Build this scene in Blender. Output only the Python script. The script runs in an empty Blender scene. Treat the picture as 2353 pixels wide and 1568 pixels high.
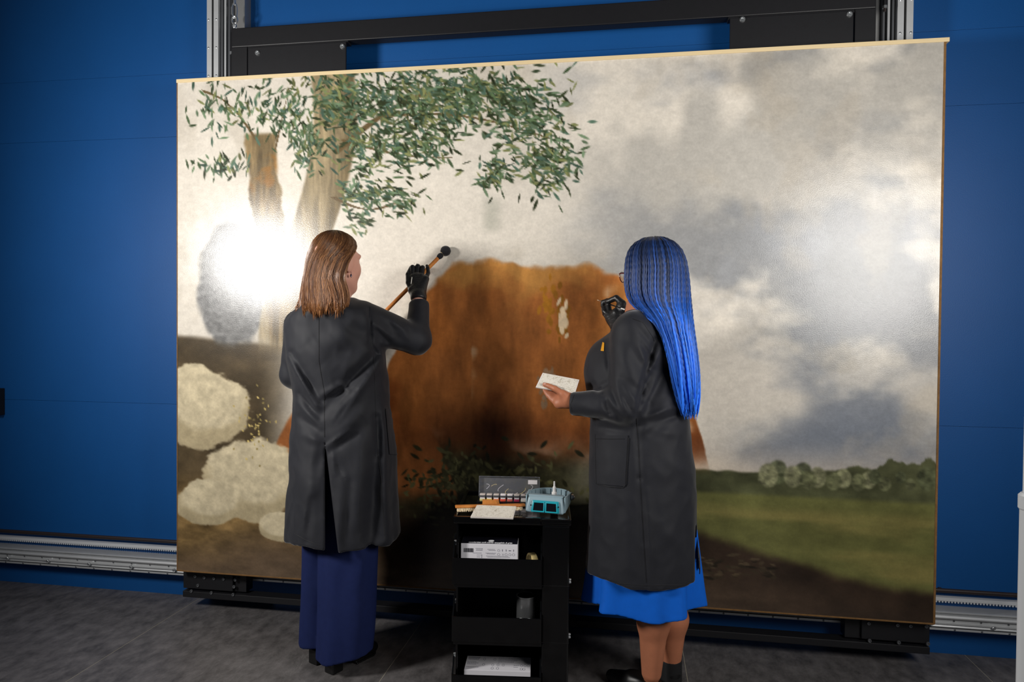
import bpy, bmesh, math, random
import numpy as np
from mathutils import Matrix, Vector
from mathutils.bvhtree import BVHTree

random.seed(7)
RNG = np.random.default_rng(11)
scene = bpy.context.scene
COL = scene.collection

# ------------------------------------------------------------------ camera
FPX, CX, CY = 1624.35, 1176.5, 784.0
CAM = np.array([0.4581, -3.0997, 1.40])
YAW, PITCH, ROLL = 0.164604, -0.017994, -0.008286
_f = np.array([-math.sin(YAW)*math.cos(PITCH), math.cos(YAW)*math.cos(PITCH), math.sin(PITCH)])
_r = np.array([math.cos(YAW), math.sin(YAW), 0.0])
_d = -np.cross(_r, _f)
R_ = math.cos(ROLL)*_r + math.sin(ROLL)*_d
D_ = -math.sin(ROLL)*_r + math.cos(ROLL)*_d
cam_data = bpy.data.cameras.new('camera')
cam_data.sensor_width = 36.0
cam_data.lens = FPX/2353.0*36.0
cam_data.clip_start = 0.05
cam = bpy.data.objects.new('camera', cam_data)
COL.objects.link(cam)
M4 = Matrix.Identity(4)
for i in range(3):
    M4[i][0], M4[i][1], M4[i][2], M4[i][3] = R_[i], -D_[i], -_f[i], CAM[i]
cam.matrix_world = M4
scene.camera = cam

# ------------------------------------------------------------------ world, lights, exposure
world = bpy.data.worlds.new('studio_dim')
scene.world = world
world.use_nodes = True
wb = world.node_tree.nodes['Background']
wb.inputs[0].default_value = (0.75, 0.85, 1.0, 1)
wb.inputs[1].default_value = 0.035

def softbox(name, loc, target, size, energy, color=(1, .97, .93), spread=150):
    L = bpy.data.lights.new(name, 'AREA')
    L.shape = 'DISK'; L.size = size; L.energy = energy; L.color = color
    L.spread = math.radians(spread)
    o = bpy.data.objects.new(name, L); COL.objects.link(o)
    o.location = loc
    o.rotation_euler = (Vector(target)-Vector(loc)).to_track_quat('-Z', 'Y').to_euler()
    return o
softbox('strobe_key', (-2.33, -2.0, 1.90), (0.05, 0.1, 1.75), 0.5, 47, spread=140)
softbox('strobe_second', (2.02, -2.0, 1.89), (0.05, 0.1, 1.8), 1.15, 31, spread=140)

vs = scene.view_settings
vs.view_transform = 'Standard'; vs.look = 'None'; vs.gamma = 1; vs.exposure = 0.12
vs.use_curve_mapping = False

# ------------------------------------------------------------------ helpers: pixels to the room
def at(u, v, y):
    """point of the room on the plane at depth y that the photograph shows at (u, v)"""
    d = _f + R_*((u-CX)/FPX) + D_*((v-CY)/FPX)
    return CAM + d*((y-CAM[1])/d[1])
def pix(P):
    q = np.asarray(P, float)-CAM
    w = q@_f
    return CX+FPX*(q@R_)/w, CY+FPX*(q@D_)/w

# ------------------------------------------------------------------ helpers: materials
def lin(c):
    c = np.asarray(c, float)/255.0
    return np.where(c <= .04045, c/12.92, ((c+.055)/1.055)**2.4)
MATS = {}
def mat(name, col, rough=.5, metal=0., spec=.5, var=0., vscale=8., bump=0., bscale=60., sheen=0.,
        coat=0., trans=0., ior=1.45, attr=None, stretch=(1, 1, 1), col2=None, alpha=1., aniso=0., veins=None):
    m = bpy.data.materials.new(name); m.use_nodes = True
    nt = m.node_tree; N = nt.nodes; L = nt.links
    b = N['Principled BSDF']
    c = tuple(lin(col))+(1,)
    b.inputs['Base Color'].default_value = c
    b.inputs['Roughness'].default_value = rough
    b.inputs['Metallic'].default_value = metal
    b.inputs['Specular IOR Level'].default_value = spec
    b.inputs['IOR'].default_value = ior
    b.inputs['Transmission Weight'].default_value = trans
    b.inputs['Coat Weight'].default_value = coat
    b.inputs['Coat Roughness'].default_value = .15
    b.inputs['Sheen Weight'].default_value = sheen
    b.inputs['Sheen Roughness'].default_value = .4
    b.inputs['Alpha'].default_value = alpha
    b.inputs['Anisotropic'].default_value = aniso
    tc = N.new('ShaderNodeTexCoord'); mp = N.new('ShaderNodeMapping')
    mp.inputs['Scale'].default_value = stretch
    L.new(tc.outputs['Object'], mp.inputs['Vector'])
    src = None
    if attr:
        a = N.new('ShaderNodeAttribute'); a.attribute_name = attr; src = a.outputs['Color']
    if var or col2 is not None:
        n = N.new('ShaderNodeTexNoise'); n.inputs['Scale'].default_value = vscale
        n.inputs['Detail'].default_value = 9; n.inputs['Roughness'].default_value = .64
        L.new(mp.outputs['Vector'], n.inputs['Vector'])
        if col2 is not None:
            mx = N.new('ShaderNodeMix'); mx.data_type = 'RGBA'
            mx.inputs['A'].default_value = c; mx.inputs['B'].default_value = tuple(lin(col2))+(1,)
            rp = N.new('ShaderNodeMapRange'); rp.inputs[1].default_value = .35; rp.inputs[2].default_value = .65
            L.new(n.outputs['Fac'], rp.inputs[0]); L.new(rp.outputs[0], mx.inputs['Factor'])
            src = mx.outputs['Result']
        else:
            rp = N.new('ShaderNodeMapRange')
            rp.inputs[1].default_value = .25; rp.inputs[2].default_value = .75
            rp.inputs[3].default_value = 1-var; rp.inputs[4].default_value = 1+var
            L.new(n.outputs['Fac'], rp.inputs[0])
            mx = N.new('ShaderNodeMix'); mx.data_type = 'RGBA'; mx.blend_type = 'MULTIPLY'
            mx.inputs['Factor'].default_value = 1
            if src is not None: L.new(src, mx.inputs['A'])
            else: mx.inputs['A'].default_value = c
            L.new(rp.outputs[0], mx.inputs['B'])
            src = mx.outputs['Result']
    if veins is not None:                                   # thin wandering lines, two sizes
        for sc, wd in ((vscale, .018), (vscale*2.3, .012)):
            n = N.new('ShaderNodeTexNoise'); n.inputs['Scale'].default_value = sc; n.inputs['Detail'].default_value = 4; n.inputs['Distortion'].default_value = 1.2
            L.new(mp.outputs['Vector'], n.inputs['Vector'])
            s1 = N.new('ShaderNodeMath'); s1.operation = 'SUBTRACT'; s1.inputs[1].default_value = .5; L.new(n.outputs['Fac'], s1.inputs[0])
            s2 = N.new('ShaderNodeMath'); s2.operation = 'ABSOLUTE'; L.new(s1.outputs[0], s2.inputs[0])
            rp = N.new('ShaderNodeMapRange'); rp.inputs[1].default_value = 0; rp.inputs[2].default_value = wd; rp.inputs[3].default_value = .65; rp.inputs[4].default_value = 0
            L.new(s2.outputs[0], rp.inputs[0])
            mx = N.new('ShaderNodeMix'); mx.data_type = 'RGBA'
            if src is not None: L.new(src, mx.inputs['A'])
            else: mx.inputs['A'].default_value = c
            mx.inputs['B'].default_value = tuple(lin(veins))+(1,)
            L.new(rp.outputs[0], mx.inputs['Factor']); src = mx.outputs['Result']
    if src is not None: L.new(src, b.inputs['Base Color'])
    if bump:
        n = N.new('ShaderNodeTexNoise'); n.inputs['Scale'].default_value = bscale
        n.inputs['Detail'].default_value = 5
        L.new(mp.outputs['Vector'], n.inputs['Vector'])
        bp = N.new('ShaderNodeBump'); bp.inputs['Strength'].default_value = bump
        bp.inputs['Distance'].default_value = .004
        L.new(n.outputs['Fac'], bp.inputs['Height']); L.new(bp.outputs['Normal'], b.inputs['Normal'])
    MATS[name] = m
    return m

# ------------------------------------------------------------------ helpers: meshes (V, F) pairs
def join(parts):
    V, F, o = [], [], 0
    for v, f in parts:
        v = np.asarray(v, float); V.append(v)
        F += [tuple(int(i)+o for i in q) for q in f]; o += len(v)
    return np.vstack(V), F
def xf(vf, T):
    V = np.asarray(vf[0], float); T = np.array(T)
    return V@T[:3, :3].T+T[:3, 3], vf[1]
def rbox(c, s, bev=0., seg=2):
    bm = bmesh.new(); bmesh.ops.create_cube(bm, size=1)
    for v in bm.verts: v.co = Vector((v.co.x*s[0], v.co.y*s[1], v.co.z*s[2]))
    if bev > 0:
        bmesh.ops.bevel(bm, geom=list(bm.edges), offset=min(bev, min(s)*.49), segments=seg, profile=.6, affect='EDGES')
    bm.verts.index_update()
    V = np.array([v.co[:] for v in bm.verts])+np.asarray(c, float)
    F = [tuple(v.index for v in f.verts) for f in bm.faces]
    bm.free()
    return V, F
def box2(x0, x1, y0, y1, z0, z1, bev=0.):
    return rbox(((x0+x1)/2, (y0+y1)/2, (z0+z1)/2), (abs(x1-x0), abs(y1-y0), abs(z1-z0)), bev)
def frames(P):
    P = np.asarray(P, float); T = np.gradient(P, axis=0)
    T /= np.linalg.norm(T, axis=1)[:, None]+1e-12
    n = np.cross(T[0], (0, 0, 1.0))
    if np.linalg.norm(n) < 1e-3: n = np.cross(T[0], (0, 1.0, 0))
    n /= np.linalg.norm(n); Ns = [n]
    for i in range(1, len(P)):
        n = Ns[-1]-T[i]*np.dot(Ns[-1], T[i]); n /= np.linalg.norm(n)+1e-12; Ns.append(n)
    Ns = np.array(Ns)
    return T, Ns, np.cross(T, Ns)
def tube(P, r, n=8, caps=True, lobes=0., twist=0., closed=False):
    P = np.asarray(P, float); m = len(P)
    r = np.broadcast_to(np.asarray(r, float), (m,))
    T, A, B = frames(P)
    if closed:
        T = np.roll(P, -1, 0)-np.roll(P, 1, 0); T /= np.linalg.norm(T, axis=1)[:, None]
        k = np.argmin(np.abs(T).max(0)); ref = np.zeros(3); ref[k] = 1
        A = np.cross(T, ref); A /= np.linalg.norm(A, axis=1)[:, None]; B = np.cross(T, A)
    th = np.arange(n)*2*math.pi/n
    rr = r[:, None]*np.ones(n)[None]
    if lobes:
        s = np.concatenate([[0], np.cumsum(np.linalg.norm(np.diff(P, axis=0), axis=1))])
        rr = rr*(1+lobes*np.cos(2*th[None]-twist*s[:, None]))
    V = P[:, None]+rr[..., None]*(np.cos(th)[None, :, None]*A[:, None]+np.sin(th)[None, :, None]*B[:, None])
    V = V.reshape(-1, 3)
    F = []
    for i in range(m if closed else m-1):
        a, b = i*n, ((i+1) % m)*n
        for j in range(n):
            k = (j+1) % n
            F.append((a+j, a+k, b+k, b+j))
    if caps and not closed:
        F.append(tuple(range(n-1, -1, -1))); F.append(tuple((m-1)*n+j for j in range(n)))
    return V, F
def lathe(prof, n=24, c=(0, 0, 0), T=None):
    prof = np.asarray(prof, float); m = len(prof); th = np.arange(n)*2*math.pi/n
    V = np.stack([prof[:, 0:1]*np.cos(th), prof[:, 0:1]*np.sin(th), np.repeat(prof[:, 1:2], n, 1)], -1).reshape(-1, 3)
    F = []
    for i in range(m-1):
        for j in range(n):
            k = (j+1) % n; F.append((i*n+j, i*n+k, (i+1)*n+k, (i+1)*n+j))
    if prof[0, 0] > 1e-6: F.append(tuple(range(n-1, -1, -1)))
    if prof[-1, 0] > 1e-6: F.append(tuple((m-1)*n+j for j in range(n)))
    if T is not None: V = xf((V, F), T)[0]
    return V+np.asarray(c, float), F
def aim(d, up=(0, 0, 1)):
    """matrix whose z axis points along d"""
    z = np.asarray(d, float); z = z/np.linalg.norm(z)
    u = np.asarray(up, float)
    if abs(z@u) > .95: u = np.array([0, 1., 0]) if abs(z[1]) < .9 else np.array([1., 0, 0])
    x = np.cross(u, z); x /= np.linalg.norm(x); y = np.cross(z, x)
    T = np.eye(4); T[:3, 0], T[:3, 1], T[:3, 2] = x, y, z
    return T
def mesh(name, V, F, smooth=False, m=None, colors=None, sharp=None):
    me = bpy.data.meshes.new(name)
    V = np.asarray(V, np.float32)
    if isinstance(F, np.ndarray):
        me.vertices.add(len(V)); me.vertices.foreach_set('co', V.ravel())
        me.loops.add(F.size); me.loops.foreach_set('vertex_index', F.ravel().astype(np.int32))
        me.polygons.add(len(F)); me.polygons.foreach_set('loop_start', np.arange(0, F.size, F.shape[1], dtype=np.int32))
        me.update(calc_edges=True); me.validate()
    else:
        me.from_pydata(V.tolist(), [], F); me.update()
    if smooth:
        if sharp: me.set_sharp_from_angle(angle=math.radians(sharp))
        else: me.polygons.foreach_set('use_smooth', np.ones(len(me.polygons), bool)); me.update()
    if colors is not None:
        a = me.color_attributes.new('tint', 'FLOAT_COLOR', 'POINT')
        c = np.ones((len(V), 4), np.float32); c[:, :3] = colors
        a.data.foreach_set('color', c.ravel())
    if m: me.materials.append(MATS[m])
    return me
def wloc(o):
    p = np.zeros(3)
    while o is not None: p = p+np.array(o.location); o = o.parent
    return p
def props(o, label=None, cat=None, group=None, kind=None):
    if label: o['label'] = label
    if cat: o['category'] = cat
    if group: o['group'] = group
    if kind: o['kind'] = kind
    return o
def obj(name, vf, m, parent=None, smooth=False, colors=None, origin=None, sharp=35, **kw):
    V, F = vf
    V = np.asarray(V, float)
    if origin is None and parent is None:
        origin = np.array([(V[:, 0].min()+V[:, 0].max())/2, (V[:, 1].min()+V[:, 1].max())/2, V[:, 2].min()])
    base = wloc(parent) if parent is not None else np.zeros(3)
    off = np.zeros(3) if origin is None else np.asarray(origin)-base
    me = mesh(name, V-base-off, F, smooth, m, colors, sharp)
    o = bpy.data.objects.new(name, me); COL.objects.link(o)
    o.location = off
    if parent is not None: o.parent = parent
    return props(o, **kw)
def thing(name, loc, label, cat, group=None, kind=None):
    o = bpy.data.objects.new(name, None); COL.objects.link(o)
    o.location = loc; o.empty_display_size = .05
    return props(o, label, cat, group, kind)
def rep(o, locs, parent, rots=None):
    """copies of a part that share its mesh"""
    for i, p in enumerate(locs):
        c = o.copy(); COL.objects.link(c); c.parent = parent
        c.location = np.asarray(p)-wloc(parent)
        if rots is not None: c.rotation_euler = rots[i]
def text_mesh(s, size, bold=0., shear=0.):
    cu = bpy.data.curves.new('lettering', 'FONT'); cu.body = s; cu.size = size; cu.offset = bold; cu.shear = shear
    cu.extrude = .0002; cu.resolution_u = 2
    o = bpy.data.objects.new('lettering', cu); COL.objects.link(o)
    dg = bpy.context.evaluated_depsgraph_get()
    me = bpy.data.meshes.new_from_object(o.evaluated_get(dg))
    V = np.array([v.co[:] for v in me.vertices]); F = [tuple(p.vertices) for p in me.polygons]
    bpy.data.objects.remove(o); bpy.data.curves.remove(cu); bpy.data.meshes.remove(me)
    return V, F

# ------------------------------------------------------------------ helpers: noise and distance fields
_TAB = RNG.random(65536).astype(np.float32)
def vnoise(P):
    P = np.asarray(P, np.float32); i = np.floor(P).astype(np.int64); f = P-i
    f = f*f*(3-2*f); out = 0
    for a in (0, 1):
        wx = f[:, 0] if a else 1-f[:, 0]
        for b in (0, 1):
            wy = f[:, 1] if b else 1-f[:, 1]
            for c in (0, 1):
                wz = f[:, 2] if c else 1-f[:, 2]
                h = ((i[:, 0]+a)*73856093) ^ ((i[:, 1]+b)*19349663) ^ ((i[:, 2]+c)*83492791)
                out = out+_TAB[h & 65535]*wx*wy*wz
    return out
def fbm(P, oct=4, gain=.5):
    s, a, t = 0, 1., 0.
    P = np.asarray(P, np.float32)
    for k in range(oct):
        s = s+a*vnoise(P*(2.03**k)+17.3*k); t += a; a *= gain
    return s/t
def near(P, c, r, fn):
    """evaluate a detailed field only inside a sphere"""
    q = np.linalg.norm(P-np.asarray(c, np.float32), axis=1); d = q-r+.04
    s = q < r
    if s.any(): d[s] = np.minimum(fn(P[s]), 1.)
    return d
def smin(a, b, k):
    h = np.clip(.5+.5*(b-a)/k, 0, 1)
    return b+(a-b)*h-k*h*(1-h)
def smax(a, b, k): return -smin(-a, -b, k)
def cone(P, a, b, ra, rb):
    a = np.asarray(a, np.float32); b = np.asarray(b, np.float32); ba = b-a
    t = np.clip(((P-a)@ba)/(ba@ba), 0, 1)
    return np.linalg.norm(P-a-t[:, None]*ba, axis=1)-(ra+(rb-ra)*t)
def ell(P, c, r):
    q = (P-np.asarray(c, np.float32))/np.asarray(r, np.float32)
    n = np.linalg.norm(q, axis=1)
    return (n-1)*min(r)*(.6+.4*np.minimum(n, 1))
def nets(fn, lo, hi, h, block=8, margin=1.25, smooth=1):
    """surface nets over a sparse grid: (V, F) of the zero set of fn"""
    lo = np.asarray(lo, float); hi = np.asarray(hi, float)
    nb = np.ceil((hi-lo)/(h*block)).astype(int)+1
    n = nb*block
    g = np.stack(np.meshgrid(*[np.arange(k) for k in nb], indexing='ij'), -1).reshape(-1, 3)
    dc = fn((lo+(g+.5)*block*h).astype(np.float32))
    act = np.abs(dc) < block*h*.87*margin
    D = np.where(dc < 0, -1., 1.).astype(np.float32).reshape(nb)
    D = np.repeat(np.repeat(np.repeat(D, block, 0), block, 1), block, 2)
    ga = g[act]*block
    w = np.stack(np.meshgrid(*[np.arange(block)]*3, indexing='ij'), -1).reshape(-1, 3)
    for s in range(0, len(ga), 1500):
        I = (ga[s:s+1500, None]+w[None]).reshape(-1, 3)
        D[I[:, 0], I[:, 1], I[:, 2]] = fn((lo+I*h).astype(np.float32))
    S = D < 0
    c8 = np.zeros(tuple(n-1), np.uint8)
    for a in (0, 1):
        for b in (0, 1):
            for c in (0, 1):
                c8 += S[a:n[0]-1+a, b:n[1]-1+b, c:n[2]-1+c]
    cells = np.argwhere((c8 > 0) & (c8 < 8))
    idx = -np.ones(tuple(n-1), np.int32); idx[cells[:, 0], cells[:, 1], cells[:, 2]] = np.arange(len(cells))
    acc = np.zeros((len(cells), 3)); cnt = np.zeros(len(cells))
    for ax in range(3):
        o = [k for k in range(3) if k != ax]
        for a in (0, 1):
            for b in (0, 1):
                p = cells.copy(); p[:, o[0]] += a; p[:, o[1]] += b
                q = p.copy(); q[:, ax] += 1
                d0 = D[p[:, 0], p[:, 1], p[:, 2]]; d1 = D[q[:, 0], q[:, 1], q[:, 2]]
                m_ = (d0 < 0) != (d1 < 0)
                t = np.where(m_, d0/(d0-d1+1e-12*(d0 == d1)), 0)
                x = p.astype(float); x[:, ax] += t
                acc[m_] += x[m_]; cnt[m_] += 1
    V = lo+acc/cnt[:, None]*h
    Q = []
    for ax in range(3):
        o = [(ax+1) % 3, (ax+2) % 3]
        s0 = [slice(None)]*3; s1 = [slice(None)]*3
        s0[ax] = slice(0, n[ax]-1); s1[ax] = slice(1, n[ax])
        A, B = S[tuple(s0)], S[tuple(s1)]
        e = np.argwhere(A != B)
        ok = (e[:, o[0]] > 0) & (e[:, o[1]] > 0) & (e[:, o[0]] < n[o[0]]-1) & (e[:, o[1]] < n[o[1]]-1)
        e = e[ok]; flip = A[e[:, 0], e[:, 1], e[:, 2]]
        def ci(da, db):
            q = e.copy(); q[:, o[0]] -= da; q[:, o[1]] -= db
            return idx[q[:, 0], q[:, 1], q[:, 2]]
        quad = np.stack([ci(1, 1), ci(0, 1), ci(0, 0), ci(1, 0)], 1)
        quad[~flip] = quad[~flip][:, ::-1]
        Q.append(quad)
    F = np.vstack(Q); F = F[(F >= 0).all(1)]
    for _ in range(smooth):
        s = np.zeros_like(V); c = np.zeros(len(V))
        for k in range(4):
            np.add.at(s, F[:, k], V[F[:, (k+1) % 4]]+V[F[:, (k+3) % 4]]); np.add.at(c, F[:, k], 2)
        V = .5*V+.5*s/np.maximum(c, 1)[:, None]
    return V, F
def rotz(a):
    c, s = math.cos(a), math.sin(a)
    return np.array([[c, -s, 0], [s, c, 0], [0, 0, 1.]])
class Loft:
    """tapering cloth body given by the outline (v, left, right) on a plane and a depth profile"""
    def __init__(self, rows, yplane, power=2.3, mod=None):
        self.z, self.cx, self.rx, self.cy, self.ry = [], [], [], [], []
        for v, l, r, cy, ry in rows:
            a, b = at(l, v, yplane), at(r, v, yplane)
            self.z.append((a[2]+b[2])/2); self.cx.append((a[0]+b[0])/2); self.rx.append((b[0]-a[0])/2)
            self.cy.append(cy); self.ry.append(ry)
        o = np.argsort(self.z)
        for k in ('z', 'cx', 'rx', 'cy', 'ry'): setattr(self, k, np.array(getattr(self, k))[o])
        zz = np.linspace(self.z[0], self.z[-1], 200); ker = np.ones(13)/13
        for k in ('cx', 'rx', 'cy', 'ry'):
            a = np.interp(zz, self.z, getattr(self, k)); a = np.convolve(np.pad(a, 6, 'edge'), ker, 'valid')
            setattr(self, k, a)
        self.z = zz; self.power = power; self.mod = mod
    def __call__(self, P, shrink=0.):
        z = P[:, 2]
        cx, rx = np.interp(z, self.z, self.cx), np.interp(z, self.z, self.rx)-shrink
        cy, ry = np.interp(z, self.z, self.cy), np.interp(z, self.z, self.ry)-shrink
        dx, dy = (P[:, 0]-cx)/rx, (P[:, 1]-cy)/ry
        k = self.power
        n = (np.abs(dx)**k+np.abs(dy)**k)**(1/k)
        if self.mod is not None: n = n-self.mod(np.arctan2(dy, dx), z)
        return (n-1)*np.minimum(rx, ry)*.9
def folds(P, lst, cy):
    """drapery ridges (+) and valleys (-) along traced lines on the side that faces the room"""
    u, v = pix(P); d = np.zeros(len(P))
    front = np.clip((cy-P[:, 1])/.05, 0, 1)
    sel = front > 0
    if not sel.all():
        if sel.any(): d[sel] = folds(P[sel], lst, cy)
        return d
    for u0, v0, u1, v1, w, a in lst:
        e = np.array([u1-u0, v1-v0], float); L2 = e@e
        t = np.clip(((u-u0)*e[0]+(v-v0)*e[1])/L2, 0, 1)
        r2 = (u-u0-t*e[0])**2+(v-v0-t*e[1])**2
        d += a*np.exp(-r2/(w*w))*(.35+.65*np.sin(np.pi*np.clip(t, .08, .92)))
    return d*front
class Drape:
    """lays seams, pockets and patches on a finished cloth surface"""
    def __init__(self, vf):
        V, F = vf
        self.t = BVHTree.FromPolygons([tuple(v) for v in V], [tuple(int(i) for i in f) for f in F])
    def hit(self, u, v, lift=0.):
        d = _f+R_*((u-CX)/FPX)+D_*((v-CY)/FPX); d /= np.linalg.norm(d)
        p, n, i, s = self.t.ray_cast(Vector(CAM), Vector(d))
        if p is None: return None
        n = np.array(n)
        if n@d > 0: n = -n
        return np.array(p)+n*lift
    def seam(self, pts, r=.0011, lift=.0004, step=7):
        out = []
        for (u0, v0), (u1, v1) in zip(pts[:-1], pts[1:]):
            k = max(2, int(math.hypot(u1-u0, v1-v0)/step))
            for t in np.arange(k)/k:
                p = self.hit(u0+(u1-u0)*t, v0+(v1-v0)*t, lift)
                if p is not None and (not out or np.linalg.norm(p-out[-1]) < .06): out.append(p)
        return tube(np.array(out), r, 5)
    def patch(self, quad, n=10, lift=.003):
        """thin cloth patch over the quad (tl, tr, br, bl)"""
        q = np.array(quad, float); top, bot = {}, {}
        V, F = [], []
        for i in range(n+1):
            for j in range(n+1):
                s, t = j/n, i/n
                uv = (1-t)*((1-s)*q[0]+s*q[1])+t*((1-s)*q[3]+s*q[2])
                p = self.hit(uv[0], uv[1], lift)
                if p is None: p = V[-1] if V else self.hit(*q[0], lift)
                V.append(p)
        m = (n+1)**2
        nrm = (CAM-np.mean(V, 0)); nrm /= np.linalg.norm(nrm)
        V = np.array(V); V = np.vstack([V, V-nrm*(lift+.004)])
        W = n+1
        for i in range(n):
            for j in range(n):
                a = i*W+j; F.append((a, a+W, a+W+1, a+1)); F.append((m+a, m+a+1, m+a+W+1, m+a+W))
        for j in range(n):
            F.append((j, j+1, m+j+1, m+j)); b = n*W+j; F.append((b+1, b, m+b, m+b+1))
            c = j*W; F.append((c+W, c, m+c, m+c+W)); d = j*W+n; F.append((d, d+W, m+d+W, m+d))
        return V, F
# ================================================================== materials
mat('blue_paint', (14, 78, 142), .5, spec=.35, var=.05, vscale=3, bump=.12, bscale=260)
mat('floor_vinyl', (96, 93, 93), .42, spec=.4, var=.6, vscale=12, bump=.35, bscale=60, stretch=(1.5, .9, 1))
mat('floor_seam', (172, 166, 150), .5)
mat('aluminium', (206, 208, 210), .42, metal=.45, var=.05, vscale=20)
mat('alu_dark', (120, 122, 126), .4, metal=.75)
mat('steel_plate', (168, 168, 168), .42, metal=.75, var=.12, vscale=9, stretch=(1, 1, .2))
mat('zinc', (215, 218, 220), .28, metal=.9)
mat('black_steel', (25, 25, 28), .45, spec=.45, var=.08, vscale=40, bump=.05, bscale=400)
mat('black_groove', (12, 12, 13), .6)
mat('brown_rod', (50, 42, 42), .42, spec=.4)
mat('white_belt', (205, 208, 212), .5)
mat('tape', (228, 205, 160), .6, var=.05)
mat('canvas_edge', (122, 88, 48), .8, var=.35, vscale=30)
mat('socket_black', (14, 14, 15), .5)
mat('white_lacquer', (226, 228, 230), .4)

# ================================================================== the setting
WALL = .222
wall = obj('wall_back', box2(-6, 6, WALL+.012, WALL+.12, 0, 3.6), 'blue_paint', kind='structure',
           origin=(0, WALL+.012, 0))
zs = [0, .992, 2.372, 2.694, 3.6]
for i in range(4):
    obj('wall_panel', box2(-6, 6, WALL, WALL+.013, zs[i]+(.0005 if i else 0), zs[i+1]-.0005, .0005), 'blue_paint', wall)
floor = obj('floor', box2(-6, 6, -6, WALL+.12, -.06, -.0008), 'floor_seam', kind='structure', origin=(0, 0, -.0008))
sx = [-6]+[.703+1.2045*k for k in range(-5, 5)]+[6]
for i in range(len(sx)-1):
    obj('floor_sheet', box2(sx[i]+.0016, sx[i+1]-.0016, -6, WALL+.01, -.0045, 0), 'floor_vinyl', floor)

# black fitting on the wall at the left edge of the photograph
t = thing('wall_box', (-2.93, WALL, .91), 'small black box fixed to the blue wall left of the painting', 'wall box')
obj('housing', rbox((-2.935, WALL-.021, .981), (.12, .042, .145), .004), 'socket_black', t)
obj('cover', rbox((-2.935, WALL-.044, .981), (.10, .004, .125), .002), 'socket_black', t)

# ---- dark rod above the rail
obj('wall_rod', join([tube([(-6, .195, .284), (6, .195, .284)], .0095, 12)]
    + [box2(x-.006, x+.006, .195, WALL, .279, .289) for x in np.arange(-5.4, 5.5, 1.2)]), 'brown_rod', None, True,
    label='dark brown horizontal rod along the blue wall just above the aluminium rail', cat='rod')
# ---- toothed rack
tv = []
for k in range(int(8.4/.0125)):
    x = -4.2+k*.0125
    tv.append(([(x-.004, .186, .243), (x+.004, .186, .243), (x+.0022, .186, .2345), (x-.0022, .186, .2345),
                (x-.004, .2, .243), (x+.004, .2, .243), (x+.0022, .2, .2345), (x-.0022, .2, .2345)],
               [(0, 3, 2, 1), (4, 5, 6, 7), (0, 1, 5, 4), (1, 2, 6, 5), (2, 3, 7, 6), (3, 0, 4, 7)]))
t = thing('toothed_rack', (0, .195, .235), 'long white toothed rack on the blue wall above the aluminium rail', 'gear rack')
obj('rack_bar', box2(-6, 6, .184, .202, .2425, .257, .0012), 'white_belt', t)
obj('teeth', join(tv), 'white_belt', t, kind='stuff')
obj('rack_bracket', box2(-6, 6, .200, WALL, .246, .254), 'white_belt', t)
# ---- horizontal aluminium guide rail
t = thing('guide_rail', (0, .19, .118), 'long aluminium guide rail with bolts low along the blue wall', 'rail')
prof = [(WALL, .210), (.152, .210), (.148, .208), (.148, .204), (.160, .202), (.160, .197), (.142, .195), (.136, .188), (.139, .181),
        (.148, .179), (.148, .166), (.140, .163), (.140, .158), (.150, .155), (.146, .147), (.138, .144), (.138, .134), (.142, .131), (WALL, .131)]
V = [(-6, y, z) for y, z in prof]+[(6, y, z) for y, z in prof]; n = len(prof)
F = [(i, i+1, n+i+1, n+i) for i in range(n-1)]+[(n-1, 0, n, 2*n-1), tuple(range(n-1, -1, -1)), tuple(range(n, 2*n))]
obj('rail_body', (V, F), 'aluminium', t)
obj('rail_groove', join([box2(-6, 6, .1425, .1485, .1785, .1805), box2(-6, 6, .137, .143, .1435, .1455)]), 'black_groove', t)
bolt = obj('bolt', lathe([(.0, -.012), (.0055, -.012), (.0075, -.010), (.0075, -.004), (.0035, -.004), (.0035, 0)][::-1], 10, T=Matrix.Rotation(math.radians(-90), 4, 'X')), 'zinc', t, True, origin=(0, 0, 0))
bx = [at(u, 1290, .14)[0] for u in (19, 111, 204, 302, 401)]; dxb = (bx[-1]-bx[0])/4
blist = [(bx[0]+dxb*k, .141, .1605) for k in range(-1, 5)]+[(at(2283, 1441, .14)[0]+dxb*k, .141, .1605) for k in range(-1, 2)]
bolt.location = np.array(blist[0])-wloc(t); rep(bolt, blist[1:], t)
riv = obj('rivet', lathe([(.0042, 0), (.0042, .0012), (.003, .0022), (0, .0024)], 10, T=Matrix.Rotation(math.radians(90), 4, 'X')), 'alu_dark', t, True, origin=(0, 0, 0))
rl = []
for k in range(0, 60):
    x = -3.0+.105*k
    rl += [(x, .148, .172), (x, .138, .1385)]
riv.location = np.array(rl[0])-wloc(t); rep(riv, rl[1:], t)

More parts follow.
